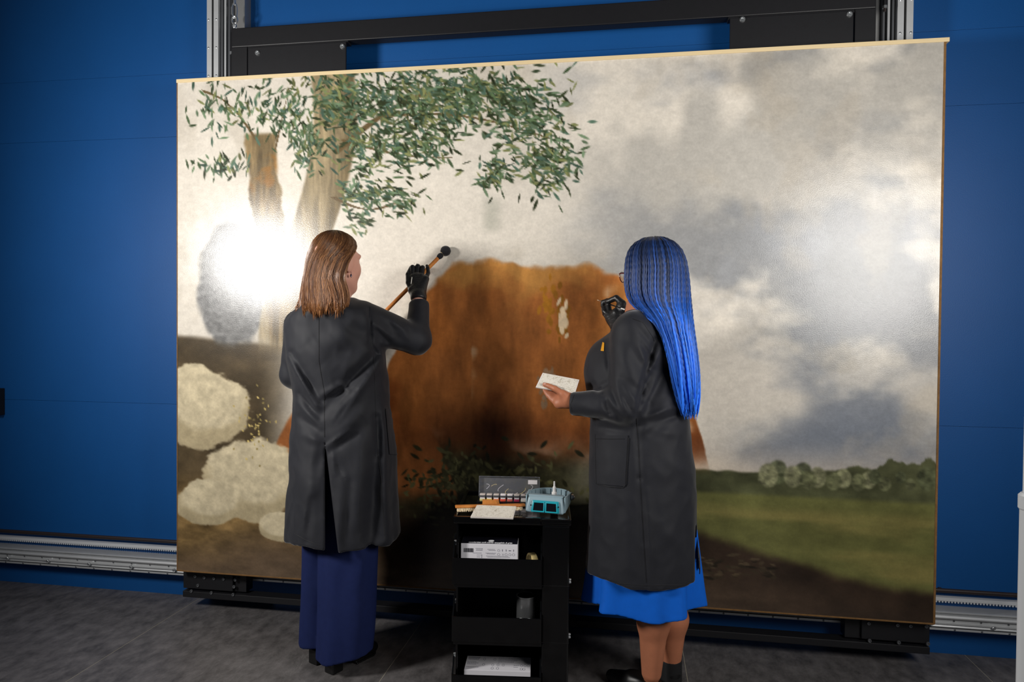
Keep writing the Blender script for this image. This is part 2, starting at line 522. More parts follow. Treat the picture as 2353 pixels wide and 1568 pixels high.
# ---- the two vertical columns
def column(s, label):
    t = thing('lift_column', (s*1.555, .17, .235), label, 'column', 'lift columns')
    Z0, Z1 = .235, 3.5
    def b(x0, x1, y0, y1, m, nm, bev=.001):
        return obj(nm, box2(s*x0, s*x1, y0, y1, Z0, Z1, bev), m, t)
    b(1.617, 1.553, .135, WALL, 'aluminium', 'profile')
    b(1.617, 1.5905, .120, .136, 'aluminium', 'flange'); b(1.5805, 1.555, .120, .136, 'aluminium', 'flange')
    b(1.5865, 1.5845, .122, .138, 'black_groove', 'drive_belt', 0)
    b(1.553, 1.545, .142, .2, 'black_groove', 'groove', 0); b(1.545, 1.536, .128, .2, 'alu_dark', 'ridge')
    b(1.536, 1.529, .15, .2, 'black_groove', 'groove', 0); b(1.529, 1.519, .130, .2, 'aluminium', 'ridge')
    b(1.519, 1.511, .15, .2, 'black_groove', 'groove', 0); b(1.511, 1.502, .135, .2, 'alu_dark', 'ridge')
    b(1.502, 1.440, .165, WALL, 'steel_plate', 'back_plate')
    r = obj('rivet', lathe([(.0046, 0), (.0046, .0015), (.003, .0026), (0, .0028)], 10, T=Matrix.Rotation(math.radians(90), 4, 'X')), 'zinc', t, True, origin=(0, 0, 0))
    L = [(s*x, .120, z) for z in np.arange(2.36, 3.3, .1375)+(.02 if s > 0 else 0) for x in (1.6075, 1.5655)]
    r.location = np.array(L[0])-wloc(t); rep(r, L[1:], t)
column(-1, 'riveted aluminium lifting column behind the upper left corner of the painting')
column(1, 'riveted aluminium lifting column behind the upper right corner of the painting')

# ---- black steel carriage that carries the painting
t = thing('painting_carriage', (0, .1, .06), 'black steel lifting frame that holds the large painting on the wall', 'frame')
YF = .07
for s in (-1, 1):
    obj('upright', box2(s*1.455, s*1.372, YF, YF+.06, .10, 2.746, .003), 'black_steel', t)
    obj('mounting_plate', box2(s*1.366, s*.868, YF-.006, YF+.004, 2.30, 2.738, .003), 'black_steel', t)
    obj('plate_bracket', box2(s*1.372, s*.862, YF+.004, YF+.045, 2.735, 2.746, .001), 'black_steel', t)
    obj('foot_plate', box2(s*1.70, s*1.435, .055, .12, .105, .215, .003), 'black_steel', t)
obj('crossbar', box2(-1.455, 1.455, YF, YF+.06, 2.746, 2.838, .004), 'black_steel', t)
obj('bottom_bar', box2(-1.70, 1.70, .05, .115, .062, .093, .003), 'black_steel', t)
hb = obj('bolt', join([lathe([(.0125, 0), (.0125, .002), (.0105, .006), (.0055, .0062), (.005, .003), (0, .003)], 16, T=Matrix.Rotation(math.radians(90), 4, 'X'))]), 'zinc', t, True, origin=(0, 0, 0))
P = [at(592, 122, .064), at(787, 107, .064), at(1706, 45, .064), at(1952, 33, .064)]
sb = [at(*q, .055) for q in [(449, 1325), (470, 1328), (492, 1330), (514, 1331), (541, 1333), (455, 1346), (538, 1349),
                             (1996, 1433), (2062, 1437), (2092, 1439), (2128, 1440)]]
sb2 = [at(*q, .05) for q in [(440, 1359), (486, 1363), (536, 1367), (1998, 1473), (2065, 1477), (2132, 1480)]]
P = [np.array((p[0], .064, p[2])) for p in P]
sb = [np.array((p[0], .0555, p[2])) for p in sb]
sb2 = [np.array((p[0], .0505, p[2])) for p in sb2]
hb.location = P[0]-wloc(t); rep(hb, P[1:], t)
h2 = obj('bolt', lathe([(.0085, 0), (.0085, .002), (.007, .005), (.004, .0052), (.004, .002), (0, .002)], 12, T=Matrix.Rotation(math.radians(90), 4, 'X')), 'alu_dark', t, True, origin=(0, 0, 0))
L = sb+sb2
h2.location = L[0]-wloc(t); rep(h2, L[1:], t)
# lifting gear beside the frame, left and right
def link_ring(c, rx, rz, r, tilt=0., n=28):
    a = np.linspace(0, 2*math.pi, n, endpoint=False)
    x = np.sign(np.cos(a))*np.abs(np.cos(a))**.8*rx; z = np.sin(a)*rz
    return tube(np.stack([c[0]+x*math.cos(tilt), c[1]+x*math.sin(tilt), c[2]+z], 1), r, 8, closed=True)
e = at(539, 46, .10)
t = thing('lifting_shackle', (e[0], .10, e[2]-.04), 'zinc eye bolt with quick link beside the top left corner of the black frame', 'shackle')
obj('eye_bolt', join([link_ring((e[0], .10, e[2]), .014, .017, .0045), lathe([(.009, 0), (.011, .012), (.006, .022)], 14, (e[0], .10, e[2]-.038)),
                      tube([(e[0], .10, 2.8385), (e[0], .10, e[2]-.033)], .006, 10)]), 'zinc', t, True)
obj('quick_link', join([link_ring((e[0], .10, e[2]+.045), .011, .037, .0036, .6), tube([(e[0]-.009, .094, e[2]+.025), (e[0]-.009, .094, e[2]+.06)], .0062, 6)]), 'zinc', t, True)
obj('chain_link', join([link_ring((e[0], .10, e[2]+.098), .010, .024, .0036, 1.8), link_ring((e[0], .10, e[2]+.135), .010, .024, .0036, .4),
                        link_ring((e[0], .10, e[2]+.172), .010, .024, .0036, 1.8)]), 'zinc', t, True)
obj('nut', lathe([(.0095, 0), (.0095, .006)], 6, (e[0], .10, 2.8387)), 'zinc', t)
obj('tie_rod', tube([(e[0]-.016, .10, 2.45), (e[0]-.016, .10, 2.83), (e[0]-.008, .10, 2.843)], .0048, 10), 'black_steel', t, True)
obj('lower_nut', lathe([(.009, 0), (.009, .012)], 6, (e[0]-.016, .10, e[2]-.165)), 'zinc', t)
e = at(2033, 17, .10)
t = thing('tie_rod_end', (e[0], .10, e[2]-.02), 'threaded rod end with zinc nut beside the top right corner of the black frame', 'rod end')
obj('nut', lathe([(.010, 0), (.010, .011)], 6, (e[0], .10, e[2]-.004)), 'zinc', t)
obj('thread', tube([(e[0], .10, e[2]-.018), (e[0], .10, e[2]+.008)], .006, 10), 'brown_rod', t, True)
obj('rod', tube([(e[0], .10, e[2]+.006), (e[0], .10, e[2]+.2)], .0085, 10), 'black_steel', t, True)

# ================================================================== the painting: a plain generic landscape of the same size and colours
PW, PH, PZ = 3.39, 2.355, .2099
def paint_canvas():
    nx, nz = 680, 472
    xs = np.linspace(0, 1, nx); zs = np.linspace(0, 1, nz)
    U, Vv = np.meshgrid(xs, zs)                     # v downwards
    u, v = U.ravel(), Vv.ravel()
    X = u*PW; Y = v*PH
    def nz_(sx, sy, o, k=5, g=.55):
        q = 4 if max(sx, sy) < 4 else 2 if max(sx, sy) < 12.5 else 1
        a, b = (nx-1)//q+2, (nz-1)//q+2
        gx, gy = np.meshgrid(np.arange(a)*q*PW/(nx-1), np.arange(b)*q*PH/(nz-1))
        N = fbm(np.stack([gx.ravel()*sx+o, gy.ravel()*sy+o*.7, np.full(a*b, o)], 1), k, g).reshape(b, a)
        if q > 1:
            ix, iy = np.arange(nx)/q, np.arange(nz)/q
            i0, j0 = ix.astype(int), iy.astype(int); fx, fy = ix-i0, (iy-j0)[:, None]
            N = (N[j0][:, i0]*(1-fx)+N[j0][:, i0+1]*fx)*(1-fy)+(N[j0+1][:, i0]*(1-fx)+N[j0+1][:, i0+1]*fx)*fy
        return N[:nz, :nx].ravel()
    def S(a, b, x): t = np.clip((x-a)/(b-a), 0, 1); return t*t*(3-2*t)
    C = np.zeros((len(u), 3))
    def lay(col, m, amp=.0, n=None):
        nonlocal C
        c = np.asarray(col, float)
        if n is not None: c = c[None]*(1+amp*(n[:, None]*2-1))
        C = C*(1-m[:, None])+c*m[:, None]
    n1, n2, n3 = nz_(1.3, 2.1, 3.), nz_(2.6, 3.6, 9.), nz_(9, 12, 21.)
    fine = nz_(45, 60, 31., 3)
    cl = np.clip(n1*.7+n2*.4+.05, 0, 1)
    # sky
    lay((216, 208, 195), np.ones_like(u))
    right = S(.42, .8, u)
    warp = (n1-.5)*.5
    lay((146, 148, 152), S(.46, .62, n1+.10*(right-.5))*right*.95)
    lay((122, 122, 120), S(.50, .64, nz_(2.0, 1.4, 44.)+.25*(.35-np.abs(v-.22-(u-.6)*.45)))*S(.5, .66, u)*S(.6, .4, v)*.40)
    lay((118, 124, 134), S(.56, .72, v+warp+.12*(n2-.5))*S(.6, .86, u+warp*.4)*S(.86, .74, v)*.85)
    lay((228, 219, 204), S(.5, .66, n2+.12*(n1-.5))*(.35+.45*right)*S(.8, .5, v))
    lay((160, 140, 112), S(.46, .66, nz_(1.7, 2.6, 14.))*S(.52, .62, u)*S(.86, .66, u)*S(.35, .05, v)*.7)
    lay((176, 166, 150), S(.55, .75, nz_(6, 5, 51., 5))*.35)
    lay((225, 205, 180), S(.68, .76, v)*S(.60, .72, u)*.6)
    # far woods and meadow
    hor = .768+.012*(u-.7)
    woods = S(0, .006, v-(hor-.018-.05*S(.80, .98, u)*nz_(14, 3, 77.)-.012*n3))
    lay((74, 76, 52), woods*S(.55, .66, u), .5, n3)
    lay((104, 104, 60), S(0, .012, v-hor-.014)*S(.55, .64, u), .22, n3)
    lay((150, 136, 80), S(.5, .75, nz_(1.5, 9, 8.))*S(0, .03, v-hor-.03)*S(.6, .66, u)*.6)
    for k in range(16):                                                    # soft round trees along the far woods
        tx, ty, tr0 = .80+.2*((k*.618) % 1), .760-.006*(k % 3), .006+.008*((k*.37) % 1)
        qq = np.hypot((u-tx)/tr0, (v-ty)/(tr0*1.9))+.5*(n3-.5)
        lay(((96, 98, 70), (122, 122, 92), (80, 84, 60))[k % 3], S(1.05, .75, qq)*.9, .5, fine)
    # foreground earth
    edge = .84+.10*S(.62, 1., u)-.05*S(.62, .3, u)-.03*S(.3, .1, u)+.012*(n3-.5)
    g = S(-.006, .018, v-edge)
    lay((54, 42, 33), g, .35, n3)
    lay((124, 100, 64), g*S(.36, .05, u), .5, nz_(12, 26, 5.))
    lay((104, 86, 70), g*S(.90, 1.0, v+.08*(n2-.5))*S(1.05, .55, u)*.8, .3, nz_(12, 30, 6.))
    lay((92, 62, 42), g*S(.55, .7, n1)*S(.5, .7, u)*.5)
    # low dark bank at the left, brush in the middle
    lay((78, 66, 48), S(-.005, .01, v-.515-.02*(n2-.5)-.02*u*4)*S(.20, .12, u)*S(.86, .78, v), .4, n3)
    lay((52, 50, 34), S(0, .03, v-.70-.14*(nz_(5, 5, 61.)-.5))*S(.30, .36, u)*S(.64, .54, u)*S(.90, .82, v), .7, nz_(22, 22, 62., 4))
    # rust coloured hillside filling the middle
    crest = .375+.40*np.abs((u-.505)/.235)**3.4+.13*(nz_(2.6, 1.2, 70.)-.5)+.03*(n3-.5)
    crest2 = .60+.25*np.abs((u-.27)/.15)**2.6+.10*(nz_(3.1, 1, 75.)-.5)
    base = .74+.05*(n2-.5)
    hill = S(-.006, .010, v-crest)*S(.02, -.06, v-base)
    hill2 = S(-.006, .010, v-crest2)*S(.02, -.03, v-.83-.03*(n2-.5))
    gr = nz_(20, 7, 71., 4)
    lay((138, 84, 46), hill2, .30, gr)
    lay((160, 98, 50), hill, .30, gr)
    lay((196, 142, 74), hill*S(.46, .66, nz_(2.2, 3.0, 72.))*S(.68, .42, v)*.8, .2, gr)
    lay((94, 44, 20), hill*S(.5, .68, nz_(2.4, 2.0, 73.)+.35*(v-.55))*.85, .3, gr)
    lay((72, 36, 20), hill*S(.62, .74, v+.06*(n2-.5))*.7, .3, gr)
    lay((226, 210, 184), hill*S(.625, .66, nz_(2.8, 1.7, 74., 4)+.22*np.exp(-((u-.425-.05*(v-.5))/.035)**2)-.05)*.9, .12, gr)
    # pale boulders at the lower left
    for bx_, by_, rx_, ry_ in ((.045, .66, .075, .085), (.115, .80, .075, .090), (.055, .855, .050, .048), (.155, .90, .03, .03)):
        q = np.hypot((u-bx_)/rx_, (v-by_)/ry_)+.75*(nz_(4, 5, 30+bx_*90)-.5)+.12*(fine-.5)
        lay((206, 192, 160), S(1.04, .94, q), .18, nz_(30, 30, 40+bx_*50))
        lay((150, 134, 100), S(.7, 1.0, q+.5*(v-by_)/ry_)*S(1.04, .94, q)*.5)
    # grey shrub behind, far left
    q = np.hypot((u-.085)/.052, (v-.41)/.13)+.30*(nz_(10, 10, 91.)-.5)
    lay((104, 104, 104), S(1.06, .9, q)*.9, .3, fine)
    # tree trunks
    c1 = .232-.052*S(0, .5, v)+.012*np.sin(v*9); w1 = .034+.012*S(.3, .52, v)
    bark = nz_(60, 7, 95., 4)
    lay((150, 134, 104), S(w1, w1-.006, np.abs(u-c1))*S(.56, .5, v), .35, bark)
    lay((106, 92, 66), S(.0, .03, u-c1)*S(w1, w1-.006, np.abs(u-c1))*S(.56, .5, v)*.8, .3, bark)
    c2 = .128+.05*S(.12, .5, v)*.7; w2 = .026
    lay((122, 104, 74), S(w2, w2-.007, np.abs(u-c2)+.02*(n3-.5))*S(.105, .115, v)*S(.56, .5, v), .45, bark)
    lay((150, 104, 48), S(.55, .7, nz_(10, 12, 66.))*S(w2, w2-.007, np.abs(u-c2))*S(.11, .12, v)*S(.26, .2, v)*.8)
    # old dark repair strips and the fresh fills
    lay((96, 104, 90), S(.02, .0, np.abs(u-.455))*S(.24, .26, v)*S(.32, .30, v)*.25)
    C = C.reshape(nz, nx, 3)
    # leaves dabbed on singly
    rg = np.random.default_rng(5)
    def dab(cu, cv, L, W, a, col):
        px_, py_ = cu*(nx-1), cv*(nz-1); k = int(L/PW*nx)+2
        x0, x1 = max(0, int(px_)-k), min(nx, int(px_)+k+1); y0, y1 = max(0, int(py_)-k), min(nz, int(py_)+k+1)
        if x0 >= x1 or y0 >= y1: return
        yy, xx = np.mgrid[y0:y1, x0:x1]
        dx = (xx-px_)*PW/(nx-1); dy = (yy-py_)*PH/(nz-1)
        s = (dx*math.cos(a)+dy*math.sin(a))/L; q = (-dx*math.sin(a)+dy*math.cos(a))/W
        m = np.clip((1-np.abs(s)**1.6-np.abs(q)**2)*1.7, 0, 1)[..., None]
        C[y0:y1, x0:x1] = C[y0:y1, x0:x1]*(1-m)+np.asarray(col)*m
    def branch(x0, y0, x1, y1, w, bend):
        for t_ in np.linspace(0, 1, 60):
            x = x0+(x1-x0)*t_; y = y0+(y1-y0)*t_+bend*math.sin(math.pi*t_)
            dab(x, y, .02, w*(1-.75*t_), math.atan2((y1-y0)*PH, (x1-x0)*PW), (102, 84, 56))
    branch(.24, .15, .47, .05, .018, -.05); branch(.30, .085, .53, .14, .010, -.02); branch(.25, .13, .40, .17, .007, .01)
    branch(.235, .24, .33, .25, .005, .02); branch(.12, .12, .04, .02, .006, -.02); branch(.15, .14, .17, .02, .005, 0)
    leafc = [(62, 78, 52), (84, 104, 72), (104, 124, 96), (54, 62, 40), (120, 124, 80), (76, 100, 84)]
    clumps = [(.33, .05, .10, .05, 520), (.42, .055, .08, .05, 420), (.50, .09, .05, .06, 260), (.53, .18, .04, .06, 240), (.30, .15, .07, .05, 260),
              (.36, .13, .05, .05, 200), (.46, .20, .025, .04, 90), (.28, .235, .04, .03, 130), (.33, .25, .025, .025, 60), (.24, .06, .03, .05, 140),
              (.16, .06, .07, .05, 190), (.06, .05, .04, .05, 60), (.07, .17, .04, .02, 60), (.19, .13, .03, .05, 110), (.27, .29, .02, .02, 30)]
    for cu, cv, su, sv, k in clumps:
        for _ in range(k):
            c = np.array(leafc[rg.integers(6)])*rg.uniform(.75, 1.15)
            dab(cu+rg.normal()*su*.55, max(.002, cv+rg.normal()*sv*.55), rg.uniform(.016, .034), rg.uniform(.004, .009),
                rg.normal()*.7+(math.pi/2 if cu < .2 else .5), c)
    for _ in range(420):                                                   # brush in the middle distance
        dab(.44+rg.normal()*.06, .80+rg.normal()*.035, rg.uniform(.012, .03), rg.uniform(.005, .012), rg.uniform(0, 3), np.array((92, 90, 58))*rg.uniform(.4, 1.1))
    for _ in range(50):                                                    # tiny flowers and stalks
        dab(.118+rg.normal()*.015, .70+rg.normal()*.035, .008, .005, rg.uniform(0, 3), np.array((214, 190, 120))*rg.uniform(.6, 1))
    for _ in range(90):                                                    # loose stones in the foreground
        dab(rg.uniform(.66, .82), .925+rg.normal()*.012, rg.uniform(.01, .035), rg.uniform(.004, .01), rg.normal()*.2, np.array((78, 66, 50))*rg.uniform(.5, 1.2))
    # filled paint losses (bare ground of the canvas), where the restorer works
    for cu, cv, w, h, col in ((.532, .455, .013, .055, (176, 118, 40)), (.548, .47, .018, .06, (150, 100, 36)), (.549, .47, .008, .045, (233, 208, 172)),
                              (.528, .60, .013, .04, (146, 116, 88))):
        for _ in range(26):
            dab(cu+rg.normal()*w*.35, cv+rg.normal()*h*.4, rg.uniform(.012, .03), rg.uniform(.006, .014), 1.57+rg.normal()*.2, np.array(col)*rg.uniform(.9, 1.06))
    C = C.reshape(-1, 3)*(1+.10*(fine[:, None]-.5))
    C *= .95+.1*nz_(3, 3, 99.)[:, None]
    V = np.stack([X-PW/2, np.zeros_like(X), PZ+PH-Y], 1)
    i = np.arange(nz-1)[:, None]*nx+np.arange(nx-1)[None]
    F = np.stack([i, i+nx, i+nx+1, i+1], -1).reshape(-1, 4)
    return V, F, lin(np.clip(C, 0, 255))
m = mat('oil_paint', (128, 128, 128), .22, spec=.6, attr='tint', var=.10, vscale=90, bump=.09, bscale=230)
t = thing('painting', (0, 0, PZ), 'huge unframed landscape painting on canvas hung before the blue wall', 'painting')
V, F, colr = paint_canvas()
obj('canvas', (V, F), 'oil_paint', t, False, colors=colr)
e = .004
obj('stretcher', join([box2(-PW/2, PW/2, .001, .04, PZ, PZ+.05), box2(-PW/2, PW/2, .001, .04, PZ+PH-.05, PZ+PH),
                       box2(-PW/2, -PW/2+.06, .001, .04, PZ, PZ+PH), box2(PW/2-.06, PW/2, .001, .04, PZ, PZ+PH),
                       box2(-PW/2+.01, PW/2-.01, .006, .03, PZ+.01, PZ+PH-.01)]), 'canvas_edge', t)
obj('canvas_border', join([box2(PW/2-.006, PW/2+.003, -.002, .041, PZ, PZ+PH, .0015), box2(-PW/2-.002, -PW/2+.003, -.0015, .041, PZ, PZ+PH, .0015),
                           box2(-PW/2, PW/2, -.0015, .041, PZ-.003, PZ+.004, .0015)]), 'canvas_edge', t)
obj('edge_tape', box2(-PW/2-.002, PW/2+.014, -.004, .042, PZ+PH-.002, PZ+PH+.015, .002), 'tape', t, label='pale cream paper tape along the top edge')

# pole of a white stand close to the camera, right edge
t = thing('stand_pole', (1.277, -1.5, 0), 'white metal stand pole in the foreground cut by the right edge', 'pole')
obj('lower_tube', tube([(1.278, -1.5, .02), (1.278, -1.5, 1.06)], .0225, 24), 'white_lacquer', t, True)
obj('upper_tube', tube([(1.279, -1.5, 1.05), (1.279, -1.5, 2.3)], .0185, 24), 'white_lacquer', t, True)
obj('collar', lathe([(.0225, 0), (.0255, .004), (.0255, .03), (.02, .036)], 24, (1.278, -1.5, 1.035)), 'white_lacquer', t, True)
obj('base_plate', lathe([(.16, 0), (.16, .010), (.03, .02), (.03, .04)], 32, (1.278, -1.5, 0)), 'white_lacquer', t, True)
# ================================================================== people
mat('skin_pale', (214, 158, 138), .5, spec=.35, var=.06, vscale=30)
mat('skin_brown', (176, 112, 82), .48, spec=.4, var=.08, vscale=30)
mat('coat_cloth', (29, 30, 36), .66, spec=.33, sheen=.25, var=.12, vscale=25, bump=.08, bscale=600)
mat('coat_seam', (16, 16, 20), .7)
mat('trouser_cloth', (24, 35, 78), .75, spec=.2, var=.10, vscale=40, bump=.08, bscale=500)
mat('skirt_cloth', (10, 92, 196), .75, spec=.2, var=.06, vscale=40)
mat('glove_rubber', (30, 30, 32), .38, spec=.5, bump=.35, bscale=120, var=.05)
mat('shoe_black', (16, 16, 17), .4, spec=.5)
mat('sock_black', (20, 20, 22), .85)
mat('hair_base', (98, 62, 38), .5, spec=.3)
mat('hair_strand', (120, 80, 50), .36, spec=.55, attr='tint')
mat('braid_base', (10, 14, 32), .7, spec=.2)
mat('braid_hair', (30, 90, 200), .42, spec=.45, attr='tint')
mat('glasses_frame', (92, 30, 34), .3, spec=.6)
mat('glasses_lens', (240, 244, 246), .05, trans=1., ior=1.15)
mat('dark_bead', (40, 26, 60), .2, spec=.7)
mat('yellow_thread', (232, 160, 30), .6)
mat('eye_white', (220, 214, 208), .25)
mat('lip', (170, 92, 88), .5)

def head_sdf(P, c, yaw, tilt=0., roll=0., s=1.):
    R = rotz(yaw)@np.array(Matrix.Rotation(tilt, 3, 'X'))@np.array(Matrix.Rotation(roll, 3, 'Y'))
    q = (((P-np.asarray(c, np.float32))@R)/s).astype(np.float32)
    a = q.copy(); a[:, 0] = np.abs(a[:, 0])
    d = ell(q, (0, -.012, .035), (.077, .098, .090))
    d = smin(d, ell(q, (0, .028, -.03), (.064, .072, .086)), .03)
    d = smin(d, ell(a, (.042, .056, -.025), (.025, .025, .032)), .02)        # cheekbones
    d = smin(d, cone(a, (.052, -.004, -.062), (.012, .070, -.100), .016, .018), .028)   # jaw
    d = smin(d, cone(q, (0, .086, .014), (0, .099, -.022), .008, .0105), .012)   # nose
    d = smin(d, ell(a, (.012, .100, -.028), (.009, .010, .008)), .008)
    d = smin(d, ell(q, (0, .090, -.058), (.024, .010, .006)), .008)
    d = smin(d, ell(q, (0, .088, -.069), (.020, .010, .006)), .006)
    d = smin(d, ell(q, (0, .080, .030), (.056, .014, .010)), .02)               # brow
    d = smax(d, -ell(a, (.032, .102, .008), (.018, .014, .011)), .012)
    d = smin(d, ell(a, (.032, .082, .008), (.013, .012, .010)), .003)
    d = smin(d, ell(a, (.079, -.010, -.008), (.009, .019, .031)), .008)
    d = smin(d, cone(q, (0, -.022, -.06), (0, -.045, -.19), .047, .058), .025)
    return d*s
def head_pt(c, yaw, l, tilt=0., roll=0., s=1.):
    R = rotz(yaw)@np.array(Matrix.Rotation(tilt, 3, 'X'))@np.array(Matrix.Rotation(roll, 3, 'Y'))
    return np.asarray(c)+R@(np.asarray(l, float)*s)
def hand_sdf(P, H, g=0., k_=1.):
    W = H['wrist']; d = None
    k_ = H.get('scale', 1.)
    for i, k in enumerate(('index', 'middle', 'ring', 'pinky')):
        J = H[k]
        m = cone(P, W, J[0], .021*k_, .0125*k_)
        d = m if d is None else smin(d, m, .016)
    if 'thumb' in H: d = smin(d, cone(P, W, H['thumb'][0], .020*k_, .016*k_), .016)
    for i, k in enumerate(('index', 'middle', 'ring', 'pinky', 'thumb')):
        J = H[k]; r0 = (.0100, .0103, .0098, .0086, .0125)[i]*k_
        f = None
        for a in range(len(J)-1):
            ra, rb = r0*(1-.10*a), r0*(1-.10*(a+1))
            m = cone(P, J[a], J[a+1], ra, rb)
            f = m if f is None else smin(f, m, .0025)
        d = smin(d, f, .0035)
    for c_, r_ in H.get('fill', ()): d = smin(d, np.linalg.norm(P-c_.astype(np.float32), axis=1)-r_, .012)
    return d+g
def build(fn, lo, hi, h, **k): return nets(fn, lo, hi, h, **k)
def strands(rows, yplane, n, tr, seg, rad, sides, colour, layers=(1., .02), end=(.86, 1.), wave=.006, lobes=0., twist=0., post=None, gather=1., seed=1, clump=0):
    """hair falling from the crown: each strand keeps its angle around a stack of ovals"""
    rg = np.random.default_rng(seed)
    Lf = []
    for v, l, r, cy, ry in rows:
        a, b = at(l, v, yplane), at(r, v, yplane)
        Lf.append(((a[2]+b[2])/2, (a[0]+b[0])/2, (b[0]-a[0])/2, cy, ry))
    Lf = np.array(Lf); vv = np.array([r[0] for r in rows], float)
    s = np.linspace(0, 1, len(Lf))
    VV, FF, CC, off = [], [], [], 0
    for k in range(n):
        q = (k+rg.uniform(.1, .9))/n if not clump else rg.uniform(0, 1)
        e = rg.uniform(*end); ss = np.linspace(0, e, seg)
        row = np.stack([np.interp(ss, s, Lf[:, j]) for j in range(5)], 1)
        kw = max(3, seg//8) | 1; w8 = np.clip((ss-.12)/.15, 0, 1)[:, None]
        sm8 = np.stack([np.convolve(np.pad(row[:, j], kw//2, 'edge'), np.ones(kw)/kw, 'valid') for j in range(5)], 1)
        sm8[:, 0] = row[:, 0]; row = row*(1-w8)+sm8*w8
        pv = np.interp(ss, s, vv)
        t0 = np.interp(pv, tr[0], tr[1]); t1 = np.interp(pv, tr[0], tr[2])
        ph = rg.uniform(0, 6.28)
        if clump:
            cq = (np.floor(q*clump)+.5)/clump; q2 = q+(cq-q)*(.10+.45*((cq*997) % 1))*ss**1.5
        else: q2 = q
        th = np.radians(t0+(t1-t0)*q2)+wave*8*np.sin(ss*7+ph)*ss+wave*5*np.sin(ss*17+ph*3)*ss
        f = layers[0]-abs(rg.normal())*layers[1]+.012*np.sin(q*90)
        x = row[:, 1]+row[:, 2]*f*np.cos(th); y = row[:, 3]+row[:, 4]*f*np.sin(th)
        z = row[:, 0]+rg.normal()*.001
        P = np.stack([x, y, z], 1)
        if post is not None: P = post(P, ss, rg, q)
        if np.linalg.norm(np.diff(P, axis=0), axis=1).min() < 1e-7: continue
        r_ = rad*rg.uniform(.8, 1.2)*np.clip((1.0-ss/e)*14, .25, 1)*np.clip(.5+ss*12, .5, 1)
        v_, f_ = tube(P, r_, sides, True, lobes, twist)
        VV.append(v_); FF += [tuple(i+off for i in g) for g in f_]; off += len(v_)
        CC.append(np.repeat(colour(ss/1.0, q, rg), sides, axis=0))
    return np.vstack(VV), FF, np.vstack(CC)

# ------------------------------------------------------------------ the woman with auburn hair and trousers
Y1 = -.36
p1 = thing('person', (at(755, 1550, -.434)[0]+.02, -.36, 0), 'woman with auburn bob in black work coat and wide navy trousers raising her gloved hand', 'person')
hc1, hy1 = at(773, 607, -.412), -math.radians(22)
R1 = dict(scale=1.13, wrist=at(962, 683, -.165),
          index=[at(948, 638, -.115), at(948, 614, -.088), at(945, 616, -.062), at(945, 624, -.052)],
          middle=[at(958, 634, -.108), at(960, 612, -.082), at(957, 614, -.056), at(955, 622, -.046)],
          ring=[at(969, 636, -.112), at(971, 615, -.086), at(969, 616, -.062), at(967, 624, -.052)],
          pinky=[at(979, 641, -.122), at(984, 627, -.098), at(983, 616, -.086), at(981, 611, -.080)],
          thumb=[at(947, 668, -.150), at(939, 650, -.128), at(938, 631, -.104), at(945, 616, -.080)])
L1 = dict(wrist=at(755, 838, -.165),
          index=[at(778, 818, -.105), at(792, 806, -.085), at(796, 813, -.070), at(790, 820, -.068)],
          middle=[at(782, 826, -.110), at(798, 816, -.088), at(800, 824, -.072), at(793, 829, -.070)],
          ring=[at(783, 834, -.115), at(799, 826, -.095), at(799, 833, -.080), at(792, 836, -.076)],
          pinky=[at(782, 842, -.122), at(796, 836, -.104), at(795, 842, -.090), at(788, 843, -.086)],
          thumb=[at(762, 824, -.145), at(772, 806, -.125), at(784, 800, -.110), at(792, 802, -.100)])
sR1, eR1, cR1 = at(832, 735, -.385), at(958, 782, -.265), at(963, 697, -.180)
sL1, eL1, cL1 = at(690, 748, -.355), at(676, 862, -.355), at(742, 845, -.185)
def body1(P):
    d = near(P, hc1, .25, lambda Q: head_sdf(Q, hc1, hy1, .07))
    T = lambda u, v, y: at(u, v, y)
    d = smin(d, cone(P, T(765, 720, -.385), T(778, 800, -.365), .085, .105), .05)
    d = smin(d, cone(P, T(778, 800, -.365), T(785, 960, -.355), .105, .10), .05)
    d = smin(d, cone(P, T(772, 960, -.34), T(808, 970, -.37), .115, .115), .05)
    for s_, e_, c_, H in ((sR1, eR1, cR1, R1), (sL1, eL1, cL1, L1)):
        d = smin(d, cone(P, s_, e_, .048, .038), .03)
        d = smin(d, cone(P, e_, H['wrist'], .038, .026), .01)
    d = smin(d, near(P, R1['middle'][0], .13, lambda Q: hand_sdf(Q, R1, .003)), .006); d = smin(d, near(P, L1['middle'][0], .13, lambda Q: hand_sdf(Q, L1, .003)), .006)
    hL, hR = at(718, 1528, -.37), at(755, 1550, -.434)
    for hip, kn, an in ((T(768, 975, -.33), np.array([-.795, -.305, .50]), np.array([hL[0]+.02, -.345, .13])),
                        (T(812, 985, -.37), np.array([-.675, -.375, .50]), np.array([hR[0]+.02, -.405, .13]))):
        d = smin(d, cone(P, hip, kn, .082, .058), .03); d = smin(d, cone(P, kn, an, .056, .036), .02)
        d = smin(d, cone(P, an, an+[.07, .14, -.075], .034, .026), .02)
    return d
lo = (-1.0, -.62, -.02); hi = (-.15, -.02, 1.82)
vb1 = build(body1, lo, hi, .005)
obj('body', vb1, 'skin_pale', p1, True, sharp=None)

